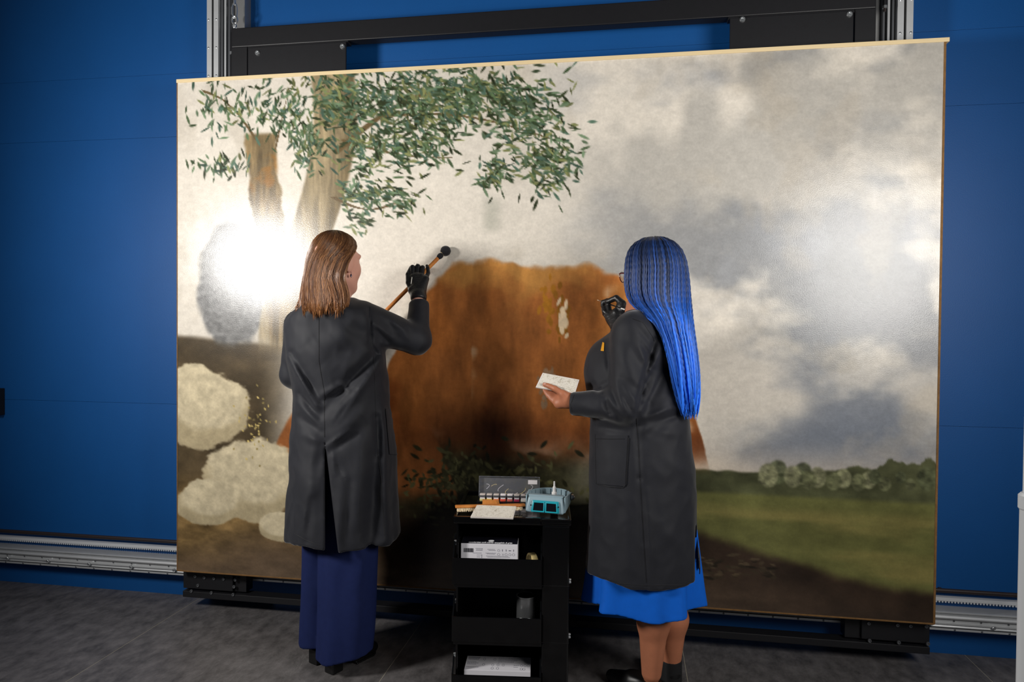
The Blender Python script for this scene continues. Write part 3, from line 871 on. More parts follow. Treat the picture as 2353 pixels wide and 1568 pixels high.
def mod1(th, z):
    k = np.clip((1.05-z)/.9, 0, 1)
    return k*(.030*np.cos(5*th+1.0+z*2)+.020*np.cos(9*th+.5-z*3)+.012*np.cos(14*th))
loft1 = Loft([(676, 736, 808, -.425, .105), (692, 726, 826, -.420, .112), (706, 706, 846, -.41, .118), (724, 686, 862, -.40, .125), (750, 668, 872, -.385, .135), (800, 668, 880, -.375, .150),
              (850, 674, 884, -.37, .155), (900, 688, 888, -.365, .155), (960, 683, 894, -.36, .165), (1050, 678, 905, -.36, .180),
              (1150, 675, 910, -.36, .195), (1250, 672, 916, -.36, .205), (1330, 670, 920, -.36, .21)], Y1, 2.35, mod1)
F1 = [(858, 817, 741, 949, 11, -.016), (872, 830, 772, 965, 11, .012), (846, 836, 760, 905, 16, -.008),
      (741, 907, 795, 880, 8, .009), (741, 922, 792, 900, 8, -.008),
      (866, 960, 872, 1045, 9, -.012), (862, 1049, 851, 1250, 16, -.020), (880, 950, 886, 1245, 12, .012), (835, 1000, 815, 1245, 18, .008),
      (664, 822, 726, 931, 9, .012), (670, 812, 738, 925, 8, -.010), (700, 850, 745, 915, 12, -.006),
      (745, 1020, 720, 1100, 14, -.008), (725, 1040, 700, 1230, 16, .008), (700, 1000, 742, 1020, 10, .008), (690, 960, 735, 990, 10, -.008),
      (770, 1000, 830, 950, 14, .008), (780, 1030, 840, 985, 14, -.007), (770, 808, 812, 812, 18, -.010), (700, 790, 745, 840, 24, .010),
      (800, 740, 840, 775, 18, -.010), (770, 780, 800, 750, 24, .010), (790, 1100, 775, 1260, 12, .006), (805, 1110, 795, 1260, 10, -.006),
      (878, 735, 925, 770, 7, -.007), (892, 760, 950, 795, 8, -.009), (905, 742, 945, 765, 6, .006), (930, 748, 962, 770, 7, -.010), (945, 745, 985, 765, 7, .008),
      (945, 760, 978, 785, 6, -.008), (950, 715, 980, 735, 7, -.006), (880, 790, 945, 806, 9, .007), (848, 712, 852, 790, 5, -.007), (848, 790, 868, 815, 6, -.008),
      (935, 752, 958, 790, 4, -.006), (925, 760, 950, 800, 4, .006), (958, 745, 975, 775, 4, -.007), (966, 742, 984, 768, 4, .006), (868, 760, 905, 800, 6, -.006), (860, 745, 900, 775, 6, .006),
      (745, 1030, 800, 990, 5, .006), (750, 1045, 820, 1000, 6, -.006), (690, 905, 735, 960, 6, -.008), (684, 925, 738, 985, 6, .006), (715, 1150, 705, 1245, 8, -.007), (770, 1060, 790, 1100, 5, -.005), (764, 1040, 770, 1090, 5, .006),
      (780, 880, 800, 900, 5, .008), (845, 860, 790, 925, 6, -.007), (820, 900, 770, 970, 5, -.006)]
slit_a = at(745, 1015, -.55)
def coat1(P):
    P = np.asarray(P, np.float32)
    d = loft1(P)
    z0 = at(790, 1268, -.55)[2]
    d = smax(d, z0+.006*np.sin(P[:, 0]*22)-P[:, 2], .006)
    d = smax(d, P[:, 2]-at(780, 684, -.40)[2], .01)
    sl = smin(cone(P, sR1, eR1, .078, .060), cone(P, eR1, cR1, .058, .044), .025)
    cd = (np.asarray(R1['wrist'])-eR1); cd = cd/np.linalg.norm(cd)
    sl = smax(sl, (P-cR1)@cd.astype(np.float32), .004)
    d = smin(d, sl, .030)
    s2 = smin(cone(P, sL1, eL1, .066, .056), cone(P, eL1, cL1, .056, .044), .02)
    d = smin(d, s2, .016)
    n = fbm(np.stack([P[:, 0]*9+P[:, 2]*5, P[:, 1]*9, P[:, 2]*6-P[:, 0]*4], 1), 2)
    m_ = 1-np.abs(2*fbm(np.stack([P[:, 0]*16+P[:, 2]*7, P[:, 1]*14, P[:, 2]*10-P[:, 0]*8], 1)+5, 2)-1)
    d = d-folds(P, F1, -.33)-(n-.5)*.012-(m_-.8)*.004
    # vent in the back, hollow below the hem
    u, v = pix(P)
    left = 746+(v-1015)*.004; right_ = 747+np.maximum(v-1015, 0)*.118
    w = np.maximum(np.maximum((left-u), (u-right_))/590., (1018-v)/590.)
    w = np.maximum(w, P[:, 1]+.36)
    d = smax(d, -w, .006)
    cav = np.maximum(loft1(P, .040), P[:, 2]-(z0+.40))
    return smax(d, -cav, .008)
vc1 = build(coat1, (-1.06, -.66, .40), (-.20, -.10, 1.62), .005, smooth=2)
oc = obj('coat', vc1, 'coat_cloth', p1, True, sharp=None)
D1 = Drape(vc1)
obj('back_seam', D1.seam([(733, 722), (733, 830), (736, 850), (745, 900), (746, 1012)]), 'coat_seam', oc)
obj('side_seam', D1.seam([(858, 818), (861, 880), (864, 960), (868, 1040), (876, 1100), (884, 1240)]), 'coat_seam', oc)
obj('arm_seam', D1.seam([(850, 706), (850, 750), (852, 790), (858, 815)]), 'coat_seam', oc)
obj('patch_pocket', D1.patch([(884, 940), (911, 941), (911, 1046), (893, 1044)], 12, .004), 'coat_cloth', oc, True)
obj('hem_stitching', D1.seam([(676, 1226), (700, 1240), (742, 1258)], .0009), 'coat_seam', oc)
# trousers
tl = Loft([(960, 718, 800, -.34, .10), (1150, 706, 796, -.32, .10), (1260, 697, 792, -.305, .095), (1400, 693, 790, -.30, .095), (1492, 689, 788, -.30, .10)], -.31, 2.2,
          lambda th, z: .04*np.cos(4*th+z*3))
tr_ = Loft([(960, 760, 862, -.37, .10), (1150, 744, 866, -.38, .105), (1265, 736, 869, -.385, .105), (1400, 735, 862, -.385, .105), (1526, 732, 851, -.385, .108)], -.385, 2.2,
           lambda th, z: .04*np.cos(4*th+1+z*2)+.02*np.cos(7*th))
zl, zr = at(715, 1490, -.38)[2], at(760, 1527, -.47)[2]
def trousers1(P):
    a = smax(tl(P), zl+.01*np.sin(P[:, 0]*15)-P[:, 2], .004); b = smax(tr_(P), zr+.22*np.clip(P[:, 0]+.70, 0, 1)-P[:, 2], .004)
    a = smax(a, -np.maximum(tl(P, .014), P[:, 2]-zl-.12), .004); b = smax(b, -np.maximum(tr_(P, .014), P[:, 2]-zr-.12), .004)
    d = smin(a, b, .008)
    d = smin(d, ell(P, at(790, 985, -.355), (.135, .11, .14)), .04)
    d = d-(fbm(P*np.array([16, 16, 5], np.float32), 2)-.5)*.010
    return smax(d, P[:, 2]-1.06, .01)
obj('trousers', build(trousers1, (-.98, -.54, .02), (-.36, -.14, 1.08), .005, smooth=2), 'trouser_cloth', p1, True, sharp=None)
# shoes
def shoe_sdf(P, heel, dirv, heel_h=.05):
    dirv = np.asarray(dirv, float)/np.linalg.norm(dirv); sd = np.array([dirv[1], -dirv[0]])
    q = np.stack([(P[:, 0]-heel[0])*dirv[0]+(P[:, 1]-heel[1])*dirv[1], (P[:, 0]-heel[0])*sd[0]+(P[:, 1]-heel[1])*sd[1], P[:, 2]], 1).astype(np.float32)
    hh = heel_h
    sole = np.where(q[:, 0] < .12, hh*np.clip(1-(q[:, 0]-.04)/.11, 0, 1), 0)
    d = cone(q, (.035, 0, hh+.045), (.12, 0, .055), .036, .038); d = smin(d, cone(q, (.12, 0, .045), (.235, .004, .028), .042, .024), .02)
    d = smin(d, cone(q, (.035, 0, hh+.045), (.04, 0, hh+.11), .036, .034), .015)
    d = smax(d, sole+.004-q[:, 2], .004)
    b = np.maximum(np.maximum(np.abs(q[:, 0]-.028)-.028, np.abs(q[:, 1])-.026), np.maximum(q[:, 2]-hh-.01, .0005-q[:, 2]))
    d = smin(d, b, .004) if hh > .02 else d
    s = np.maximum(np.maximum(cone(q*np.array([1, 1, 0], np.float32), (.04, 0, 0), (.215, .003, 0), .036, .030), q[:, 2]-sole-.008), np.maximum(sole-.001, .0005)-q[:, 2])
    return np.minimum(d, s)
for nm, hl in (('left', (at(718, 1528, -.37)[0], -.37)), ('right', (at(755, 1550, -.434)[0], -.434))):
    h0 = np.array(hl)-np.array([.0, .0])
    obj('shoe', build(lambda P: shoe_sdf(P, h0, (.107, .219), .055), (h0[0]-.08, h0[1]-.06, -.006), (h0[0]+.2, h0[1]+.28, .2), .004), 'shoe_black', p1, True, sharp=None)
# gloves
obj('glove', build(lambda P: smin(hand_sdf(P, R1), smax(cone(P, R1['wrist'], R1['wrist']+(eR1-R1['wrist'])*.10, .031, .031), (P-R1['wrist']-(eR1-R1['wrist'])*.05)@((eR1-R1['wrist'])/np.linalg.norm(eR1-R1['wrist'])).astype(np.float32), .003), .012),
                   at(962, 640, -.11)-.13, at(962, 640, -.11)+.13, .0024), 'glove_rubber', p1, True, sharp=None)
obj('glove', build(lambda P: hand_sdf(P, L1), at(775, 825, -.11)-.13, at(775, 825, -.11)+.13, .003), 'glove_rubber', p1, True, sharp=None)
# hair
rows1 = [(531, 764, 776, -.425, .006), (535, 748, 792, -.425, .040), (543, 734, 806, -.425, .066), (556, 724, 818, -.422, .088), (575, 715, 827, -.42, .104), (600, 709, 832, -.418, .114),
         (630, 704, 834, -.418, .118), (655, 701, 834, -.42, .118), (675, 697, 834, -.425, .116), (695, 695, 832, -.43, .110), (708, 698, 828, -.435, .110), (721, 703, 816, -.44, .102)]
tr1 = ([530, 545, 560, 575, 600, 640, 690, 725], [128, 128, 130, 132, 134, 136, 138, 140], [374, 372, 362, 348, 324, 311, 324, 328])
hl1 = Loft([(v, l+3, r-3, cy, max(ry-.006, .004)) for v, l, r, cy, ry in rows1[1:]], -.42, 2.0)
def hairbase(P):
    d = smax(hl1(P), P[:, 2]-at(770, 534, -.42)[2], .01); d = smax(d, at(770, 698, -.42)[2]-P[:, 2], .02)
    a = np.arctan2(P[:, 1]+.42, P[:, 0]-hc1[0]); a = np.degrees(np.where(a < -1.2, a+2*math.pi, a))   # face sector, opened downwards
    lim = np.interp(-P[:, 2], [-at(770, v, -.42)[2] for v in (545, 575, 600, 640, 690)], [2, -16, -38, -51, -38])
    w = np.maximum(lim-a, a-133)/57.*.1
    return smax(d, -np.maximum(w, P[:, 2]-at(770, 548, -.42)[2]), .01)
hb1 = build(hairbase, at(690, 735, -.58), at(850, 525, -.28), .0045)
ho = obj('hair', hb1, 'hair_base', p1, True, sharp=None)
def col1(s, q, rg):
    k = rg.uniform(); b = np.array([(96, 60, 37), (114, 74, 45), (130, 86, 52), (158, 110, 68)][int(k*3.99)], float)
    c = b[None]*(.74+.46*np.clip(s[:, None], 0, 1))
    return lin(np.clip(c, 0, 255))
def post1(P, s, rg, q):
    a = rg.normal()*.004
    g = np.random.default_rng(int(q*34)); k = np.clip((s-.72)/.28, 0, 1)**2
    o = P[:, :2]-np.array([hc1[0]-.01, -.42]); o /= np.linalg.norm(o, axis=1)[:, None]+1e-9
    P[:, :2] += o*(g.normal()*.006-.004)*k[:, None]; P[:, 0] += g.normal()*.005*k; P[:, 2] += g.normal()*.008*k
    w_ = np.sin(s*9+g.uniform(0, 6))*np.clip(s-.3, 0, 1)*.006; P[:, 0] += w_
    P[:, 0] += a*s**3; P[:, 2] += .010*rg.normal()*s**4
    return P
V, F, C = strands(rows1, -.42, 4600, tr1, 15, .0009, 3, col1, (1.0, .03), (.90, 1.0), .003, post=post1, seed=3, clump=40)
obj('hair_strands', (V, F), 'hair_strand', ho, True, colors=C, sharp=None, kind='stuff')
ep = at(801, 633, -.50)
ear = head_pt(hc1, hy1, (.088, -.008, -.045))
obj('earring', join([lathe([(0, 0), (.0035, .003), (.004, .008), (.002, .013), (0, .014)], 10, ear-[0, 0, .012]), tube([ear, ear+[0, 0, .01]], .0008, 5)]), 'dark_bead', p1, True)
for s in (-1, 1): obj('eyebrow', tube([head_pt(hc1, hy1, (s*.015, .098, .032), .07), head_pt(hc1, hy1, (s*.032, .097, .038), .07), head_pt(hc1, hy1, (s*.052, .084, .032), .07)], .003, 6), 'hair_base', p1, True)

# ------------------------------------------------------------------ the woman with long blue braids
Y2 = -.40
p2 = thing('person', (.53, -.36, 0), 'woman with long blue braids in black work coat and blue skirt, holding a white tile', 'person')
hc2, hy2 = at(1504, 634, -.415), math.radians(56)
R2 = dict(scale=1.30, fill=[(at(1416, 720, -.112), .022), (at(1420, 735, -.118), .026), (at(1424, 705, -.112), .016)], wrist=at(1422, 750, -.125),
          thumb=[at(1431, 726, -.128), at(1431, 698, -.115), at(1416, 685, -.098), at(1397, 693, -.085)],
          index=[at(1401, 722, -.098), at(1396, 692, -.070), at(1386, 695, -.062), at(1385, 703, -.066)],
          middle=[at(1400, 730, -.100), at(1388, 709, -.078), at(1389, 716, -.092), at(1398, 724, -.104)],
          ring=[at(1404, 736, -.100), at(1390, 721, -.080), at(1394, 727, -.098), at(1403, 733, -.110)],
          pinky=[at(1409, 740, -.102), at(1397, 731, -.086), at(1402, 736, -.103), at(1410, 740, -.112)])
L2 = dict(wrist=at(1306, 921, -.510),
          thumb=[at(1294, 906, -.522), at(1276, 894, -.522), at(1263, 888, -.514), at(1251, 884, -.507)],
          index=[at(1284, 914, -.492), at(1266, 903, -.478), at(1257, 899, -.472), at(1250, 896, -.470)],
          middle=[at(1281, 921, -.498), at(1265, 909, -.486), at(1257, 903, -.478), at(1252, 899, -.474)],
          ring=[at(1281, 927, -.502), at(1267, 917, -.492), at(1259, 910, -.484), at(1254, 904, -.478)],
          pinky=[at(1284, 931, -.506), at(1272, 923, -.497), at(1265, 916, -.490), at(1259, 909, -.484)])
sL2, eL2, cL2 = at(1456, 765, -.485), at(1438, 932, -.545), at(1316, 928, -.515)
sR2, eR2, cR2 = at(1480, 742, -.29), at(1440, 845, -.17), at(1424, 766, -.135)
def body2(P):
    d = near(P, hc2, .25, lambda Q: head_sdf(Q, hc2, hy2, -.05))
    T = at
    d = smin(d, cone(P, T(1488, 728, -.40), T(1480, 800, -.385), .085, .11), .05)
    d = smin(d, cone(P, T(1480, 800, -.385), T(1478, 960, -.38), .11, .115), .05)
    d = smin(d, cone(P, T(1455, 985, -.38), T(1500, 985, -.38), .13, .13), .05)
    for s_, e_, H in ((sR2, eR2, R2), (sL2, eL2, L2)):
        d = smin(d, cone(P, s_, e_, .048, .038), .03); d = smin(d, cone(P, e_, H['wrist'], .038, .026), .01)
    d = smin(d, near(P, R2['middle'][0], .13, lambda Q: hand_sdf(Q, R2, .003)), .006); d = smin(d, near(P, L2['middle'][0], .13, lambda Q: hand_sdf(Q, L2, .0)), .006)
    for hip, kn, an, toe in ((T(1470, 1000, -.40), T(1492, 1350, -.42), T(1497, 1546, -.42), (-.105, .085)), (T(1500, 1000, -.36), T(1535, 1350, -.31), T(1541, 1530, -.30), (-.06, .12))):
        ca = kn+(an-kn)*.38+[.012, -.012, 0]
        d = smin(d, cone(P, hip, kn, .088, .056), .03); d = smin(d, cone(P, kn, ca, .052, .057), .03); d = smin(d, cone(P, ca, an, .056, .037), .03)
        fo = np.array([an[0]+toe[0]*.7, an[1]+toe[1]*.7, .036]); d = smin(d, cone(P, [an[0], an[1], .06], fo, .030, .020), .015)
    return d
obj('body', build(body2, (.10, -.66, -.02), (.80, -.02, 1.80), .0046), 'skin_brown', p2, True, sharp=None)
def mod2(th, z):
    k = np.clip((1.0-z)/.9, 0, 1)
    return k*(.020*np.cos(4*th+2.0+z)+.014*np.cos(7*th+.5-z*2))
loft2 = Loft([(706, 1452, 1512, -.395, .055), (716, 1436, 1528, -.395, .085), (735, 1420, 1540, -.395, .115), (760, 1406, 1547, -.39, .140), (820, 1380, 1558, -.385, .160), (880, 1360, 1570, -.38, .170),
              (960, 1353, 1586, -.38, .185), (1050, 1353, 1597, -.38, .200), (1150, 1352, 1603, -.38, .205), (1250, 1348, 1608, -.38, .205), (1345, 1343, 1612, -.38, .205), (1420, 1340, 1614, -.38, .205)], Y2, 2.3, mod2)
F2 = [(1463, 960, 1470, 1100, 7, -.008), (1470, 1100, 1486, 1350, 8, -.008), (1486, 1130, 1500, 1350, 10, .006), (1440, 1150, 1448, 1350, 18, .008), (1482, 985, 1560, 1000, 10, .004),
      (1535, 830, 1490, 920, 16, -.016), (1560, 900, 1480, 990, 14, .008), (1540, 960, 1480, 1010, 14, -.007), (1520, 800, 1494, 850, 9, .010),
      (1455, 735, 1500, 800, 7, -.006), (1506, 780, 1478, 880, 6, -.012), (1478, 880, 1465, 950, 6, -.012),
      (1396, 790, 1404, 880, 8, -.010), (1384, 909, 1402, 950, 6, -.012), (1378, 905, 1395, 935, 5, .008), (1404, 890, 1425, 960, 7, -.008), (1415, 880, 1440, 955, 7, .008),
      (1430, 870, 1470, 900, 8, -.006), (1420, 800, 1460, 880, 14, .007), (1440, 780, 1475, 850, 10, -.005), (1352, 880, 1385, 905, 8, -.006), (1345, 935, 1385, 950, 9, .004),
      (1370, 980, 1440, 992, 8, -.006), (1520, 1050, 1590, 1090, 16, .004), (1500, 1200, 1560, 1250, 20, .004), (1570, 1130, 1585, 1340, 12, -.005),
      (1395, 925, 1420, 962, 4, -.007), (1402, 915, 1432, 960, 4, .006), (1380, 915, 1398, 950, 4, -.006), (1425, 905, 1455, 950, 5, -.006), (1435, 890, 1465, 930, 5, .006), (1475, 790, 1500, 830, 5, -.007), (1468, 800, 1490, 850, 5, .006),
      (1500, 850, 1475, 905, 5, -.008), (1512, 860, 1482, 930, 5, .008), (1480, 960, 1570, 930, 6, .006), (1478, 975, 1580, 950, 7, -.006), (1360, 900, 1390, 880, 5, .006)]
def coat2(P):
    P = np.asarray(P, np.float32)
    d = loft2(P)
    z0 = at(1500, 1356, -.58)[2]
    d = smax(d, z0+.008*np.sin(P[:, 0]*18+1)-P[:, 2], .005)
    d = smax(d, P[:, 2]-at(1480, 704, -.40)[2], .015)
    d = smin(d, ell(P, at(1392, 850, -.36), (.085, .10, .12)), .05)
    sl = smin(cone(P, sL2, eL2, .078, .066), cone(P, eL2, cL2, .060, .043), .03)
    cd = (np.asarray(L2['wrist'])-eL2); cd = cd/np.linalg.norm(cd)
    sl = smax(sl, (P-cL2)@cd.astype(np.float32)-.004, .004)
    d = smin(d, sl, .022)
    s2 = smin(cone(P, sR2, eR2, .070, .055), cone(P, eR2, cR2, .052, .040), .02)
    d = smin(d, s2, .02)
    n = fbm(np.stack([P[:, 0]*8-P[:, 2]*4, P[:, 1]*8, P[:, 2]*6], 1), 2)
    m_ = 1-np.abs(2*fbm(np.stack([P[:, 0]*15-P[:, 2]*7, P[:, 1]*14, P[:, 2]*10+P[:, 0]*8], 1)+9, 2)-1)
    d = d-folds(P, F2, -.36)-(n-.5)*.010-(m_-.8)*.004
    u, v = pix(P)
    w = np.maximum(np.maximum(1597-u-(v-1206)*0, u-(1598+np.maximum(v-1206, 0)*.075))/590., (1206-v)/590.)
    d = smax(d, -np.maximum(w, P[:, 1]+.33), .004)
    cav = np.maximum(loft2(P, .020), P[:, 2]-(z0+.30))
    return smax(d, -cav, .008)
vc2 = build(coat2, (.06, -.74, .28), (.86, -.08, 1.56), .005, smooth=2)
oc2 = obj('coat', vc2, 'coat_cloth', p2, True, sharp=None)
D2 = Drape(vc2)
obj('side_seam', D2.seam([(1462, 962), (1468, 1040), (1472, 1120), (1479, 1240), (1486, 1346)]), 'coat_seam', oc2)
obj('yoke_seam', D2.seam([(1454, 733), (1478, 742), (1500, 775), (1506, 795)]), 'coat_seam', oc2)
pk = obj('patch_pocket', D2.patch([(1371, 1001), (1443, 1001), (1437, 1118), (1373, 1112)], 14, .0045), 'coat_cloth', oc2, True)
obj('pocket_stitching', D2.seam([(1369, 999), (1372, 1113), (1400, 1119), (1431, 1121), (1439, 1113), (1445, 999)], .001, .004), 'coat_seam', oc2)
obj('pocket_hem', D2.seam([(1371, 1009), (1443, 1009)], .0009, .0052), 'coat_seam', oc2)
obj('hem_stitching', D2.seam([(1405, 1340), (1480, 1346), (1590, 1345)], .0009), 'coat_seam', oc2)
obj('cuff_seam', D2.seam([(1320, 908), (1311, 930), (1317, 954)], .0009), 'coat_seam', oc2)
obj('embroidered_mark', D2.patch([(1385, 787), (1389, 789), (1388, 808), (1381, 807)], 4, .002), 'yellow_thread', oc2, label='orange yellow embroidered mark on the chest')
# skirt
sk = Loft([(990, 1380, 1590, -.38, .16), (1200, 1360, 1598, -.38, .175), (1350, 1351, 1606, -.38, .185), (1440, 1340, 1612, -.38, .195)], -.40, 2.1,
          lambda th, z: np.clip((.75-z)/.4, 0, 1)*(.085*np.cos(6*th+.2)+.06*np.cos(9*th+1.2)+.025*np.cos(14*th)))
zs2 = at(1510, 1432, -.57)[2]
def skirt2(P):
    d = smax(sk(P), zs2+.010*np.sin(P[:, 0]*20)-P[:, 2], .003); d = smax(d, P[:, 2]-.85, .01)
    return smax(d, -np.maximum(sk(P, .012), P[:, 2]-.55), .003)
osk = obj('skirt', build(skirt2, (.22, -.66, .15), (.88, -.12, .88), .0045, smooth=2), 'skirt_cloth', p2, True, sharp=None)
# socks and shoes
for an, toe, s_ in ((at(1497, 1546, -.42), (-.105, .085), 0), (at(1541, 1530, -.30), (-.06, .12), 1)):
    dv = np.array(toe)/np.linalg.norm(toe); h0 = np.array([an[0], an[1]])-dv*.04
    obj('sock', build(lambda P: smax(cone(P, [an[0], an[1], .04], [an[0], an[1], .13 if s_ else .085], .044, .043), P[:, 2]-(.118 if s_ else .075), .003), (an[0]-.07, an[1]-.07, .0), (an[0]+.07, an[1]+.07, .17), .004), 'sock_black', p2, True, sharp=None)
    obj('shoe', build(lambda P: smax(shoe_sdf(P, h0, toe, .018), P[:, 2]-.085, .004), (h0[0]-.26, h0[1]-.06, -.006), (h0[0]+.1, h0[1]+.28, .2), .004), 'shoe_black', p2, True, sharp=None)
obj('glove', build(lambda P: smin(hand_sdf(P, R2), cone(P, R2['wrist'], R2['wrist']+(eR2-R2['wrist'])*.25, .029, .030), .012), at(1412, 715, -.1)-.13, at(1412, 715, -.1)+.13, .0024), 'glove_rubber', p2, True, sharp=None)
obj('fingernail', build(lambda P: smax(ell(P, at(1252, 883, -.514), (.0065, .0065, .0045)), -.001-0*P[:, 0], .001), at(1252, 883, -.514)-.015, at(1252, 883, -.514)+.015, .0012), 'skin_pale', p2, True, sharp=None)
# braids
rows2 = [(546, 1494, 1512, -.425, .012), (551, 1474, 1535, -.425, .055), (560, 1458, 1552, -.425, .080), (576, 1444, 1567, -.423, .102), (600, 1436, 1577, -.42, .118), (640, 1432, 1584, -.42, .128),
         (675, 1436, 1586, -.425, .126), (698, 1446, 1587, -.435, .118), (716, 1468, 1588, -.45, .108), (740, 1492, 1589, -.47, .095), (780, 1514, 1592, -.495, .070), (830, 1531, 1597, -.51, .055),
         (880, 1545, 1598, -.515, .045), (915, 1556, 1595, -.515, .036), (940, 1565, 1588, -.515, .028), (958, 1572, 1584, -.515, .02)]
tr2 = ([545, 575, 620, 690, 760, 960], [176, 184, 190, 188, 184, 180], [452, 446, 440, 430, 410, 400])
hl2 = Loft([(v, l+10, r-10, cy, max(ry-.019, .004)) for v, l, r, cy, ry in rows2[1:]], -.43, 2.0)
def braidbase(P):
    d = smax(hl2(P), at(1500, 860, -.5)[2]-P[:, 2], .01); ec = at(1506, 640, -.42); d = smax(d, np.where(P[:, 2] > ec[2], ell(P, ec, (.128, .118, .148)), -1.), .01)
    f = head_pt(hc2, hy2, (0, .14, -.03)); return smax(d, -cone(P, f+[0, 0, .03], f+[0, 0, -.2], .085, .10), .02)
ho2 = obj('hair', build(braidbase, at(1415, 870, -.63), at(1615, 535, -.22), .005), 'braid_base', p2, True, sharp=None)
def col2(s, q, rg):
    top, mid, low = np.array((26, 42, 78.)), np.array((26, 70, 146.)), np.array((44, 114, 230.))
    k = np.clip(s[:, None]*1.9-.30+rg.normal()*.13, 0, 1)
    c = np.where(k < .5, top+(mid-top)*k*2, mid+(low-mid)*(k*2-1))*rg.uniform(.58, 1.22)
    return lin(np.clip(c, 0, 255))
ZT2 = at(1490, 722, -.40)[2]
def post2(P, s, rg, q):
    a = rg.normal(size=2)
    P[:, 0] += a[0]*.009*np.clip((s-.55)*2.6, 0, 1); P[:, 1] += a[1]*.006*np.clip((s-.5)*3, 0, 1)
    for _ in range(4):
        d = loft2(P); k = (d < .016) & (P[:, 2] < ZT2)
        if not k.any(): break
        e = 2e-3
        g = np.stack([loft2(P+[e, 0, 0])-loft2(P-[e, 0, 0]), loft2(P+[0, e, 0])-loft2(P-[0, e, 0]), np.zeros(len(P))], 1)
        g /= np.linalg.norm(g, axis=1)[:, None]+1e-9
        P[k] += g[k]*(.017-d[k])[:, None]
    if len(P) > 8:
        Q = P.copy(); Q[1:-1] = (P[:-2]+P[1:-1]*2+P[2:])/4; P = Q
    return P
V1, F1_, C1 = strands(rows2, -.43, 146, tr2, 190, .0034, 7, col2, (1.0, .022), (.84, 1.0), .0015, .16, 270., post2, seed=5)
V2, F2_, C2 = strands(rows2, -.43, 90, tr2, 60, .0034, 5, col2, (.96, .02), (.78, 1.0), .005, 0., 0., post2, seed=8)
V, F = join([(V1, F1_), (V2, F2_)])
obj('braids', (V, F), 'braid_hair', ho2, True, colors=np.vstack([C1, C2]), sharp=None, kind='stuff')
# glasses
g = []
def gp(x, y, z): return head_pt(hc2, hy2, (x, y, z), -.05)
og = obj('glasses', join([tube([gp(s*.034+.025*math.cos(a), .125-.010*abs(s*.034+.025*math.cos(a))/.06, .006+.019*math.sin(a)*(1-.15*math.sin(a))) for a in np.linspace(0, 2*math.pi, 26, endpoint=False)], .0019, 6, closed=True) for s in (-1, 1)]
         + [tube([gp(-.010, .124, .010), gp(0, .127, .013), gp(.010, .124, .010)], .0018, 6)]
         + [tube([gp(s*.059, .115, .012), gp(s*.076, .105, .013), gp(s*.084, .02, .010), gp(s*.083, -.01, -.004)], .0019, 6) for s in (-1, 1)]), 'glasses_frame', p2, True)
for s in (-1, 1):
    ring = [gp(s*.034+.0245*math.cos(a), .1245-.010*abs(s*.034+.0245*math.cos(a))/.06, .006+.0185*math.sin(a)*(1-.15*math.sin(a))) for a in np.linspace(0, 2*math.pi, 26, endpoint=False)]
    dv = gp(0, .0012, 0)-gp(0, 0, 0); n_ = len(ring)
    V = np.vstack([ring, np.array(ring)+dv])
    obj('lens', (V, [tuple(range(n_)), tuple(range(2*n_-1, n_-1, -1))]+[(i, n_+i, n_+(i+1) % n_, (i+1) % n_) for i in range(n_)]), 'glasses_lens', og)
# ================================================================== tools in the hands
mat('wood_orange', (224, 148, 76), .42, spec=.45, col2=(186, 108, 46), vscale=14, stretch=(1, 1, 1))
mat('black_cloth', (22, 22, 28), .85, sheen=.3, bump=.3, bscale=300)
mat('string', (222, 196, 150), .7)
mat('brush_black', (18, 18, 20), .25)
mat('bristle', (226, 206, 172), .8, var=.2, vscale=120, bump=.6, bscale=300, stretch=(1, 1, .15))
mat('marble', (226, 220, 208), .35, spec=.5, veins=(138, 126, 98), vscale=34, var=.06)
mat('tile_white', (228, 220, 214), .3, spec=.5)
mat('marble_edge', (226, 216, 210), .35)
mat('cart_plastic', (9, 9, 10), .12, spec=.6, coat=.3)
mat('print_white', (236, 236, 240), .5)
mat('carton_white', (222, 220, 226), .55, var=.03)
mat('carton_black', (20, 20, 30), .4)
mat('print_grey', (110, 110, 122), .6)
mat('print_dark', (40, 40, 48), .6)
mat('masking_tape', (222, 200, 138), .6)
mat('tin', (176, 178, 180), .3, metal=.9, var=.06, vscale=12)
mat('clear_plastic', (236, 238, 246), .12, trans=.92, ior=1.12, var=.0, bump=.12, bscale=30)
mat('sticker', (232, 226, 228), .5)
mat('visor_grey', (140, 162, 172), .36, spec=.5)
mat('visor_teal', (32, 160, 176), .3, spec=.5)
mat('lens_dark', (14, 16, 22), .08, spec=.7)
mat('amber_glass', (86, 34, 14), .08, spec=.7, coat=.5)
mat('cap_white', (236, 234, 232), .4)
mat('jar_cap', (200, 190, 184), .4)
mat('foam_grey', (96, 100, 106), .8)

def on(u, v, z):
    d = _f+R_*((u-CX)/FPX)+D_*((v-CY)/FPX)
    return CAM+d*((z-CAM[2])/d[2])

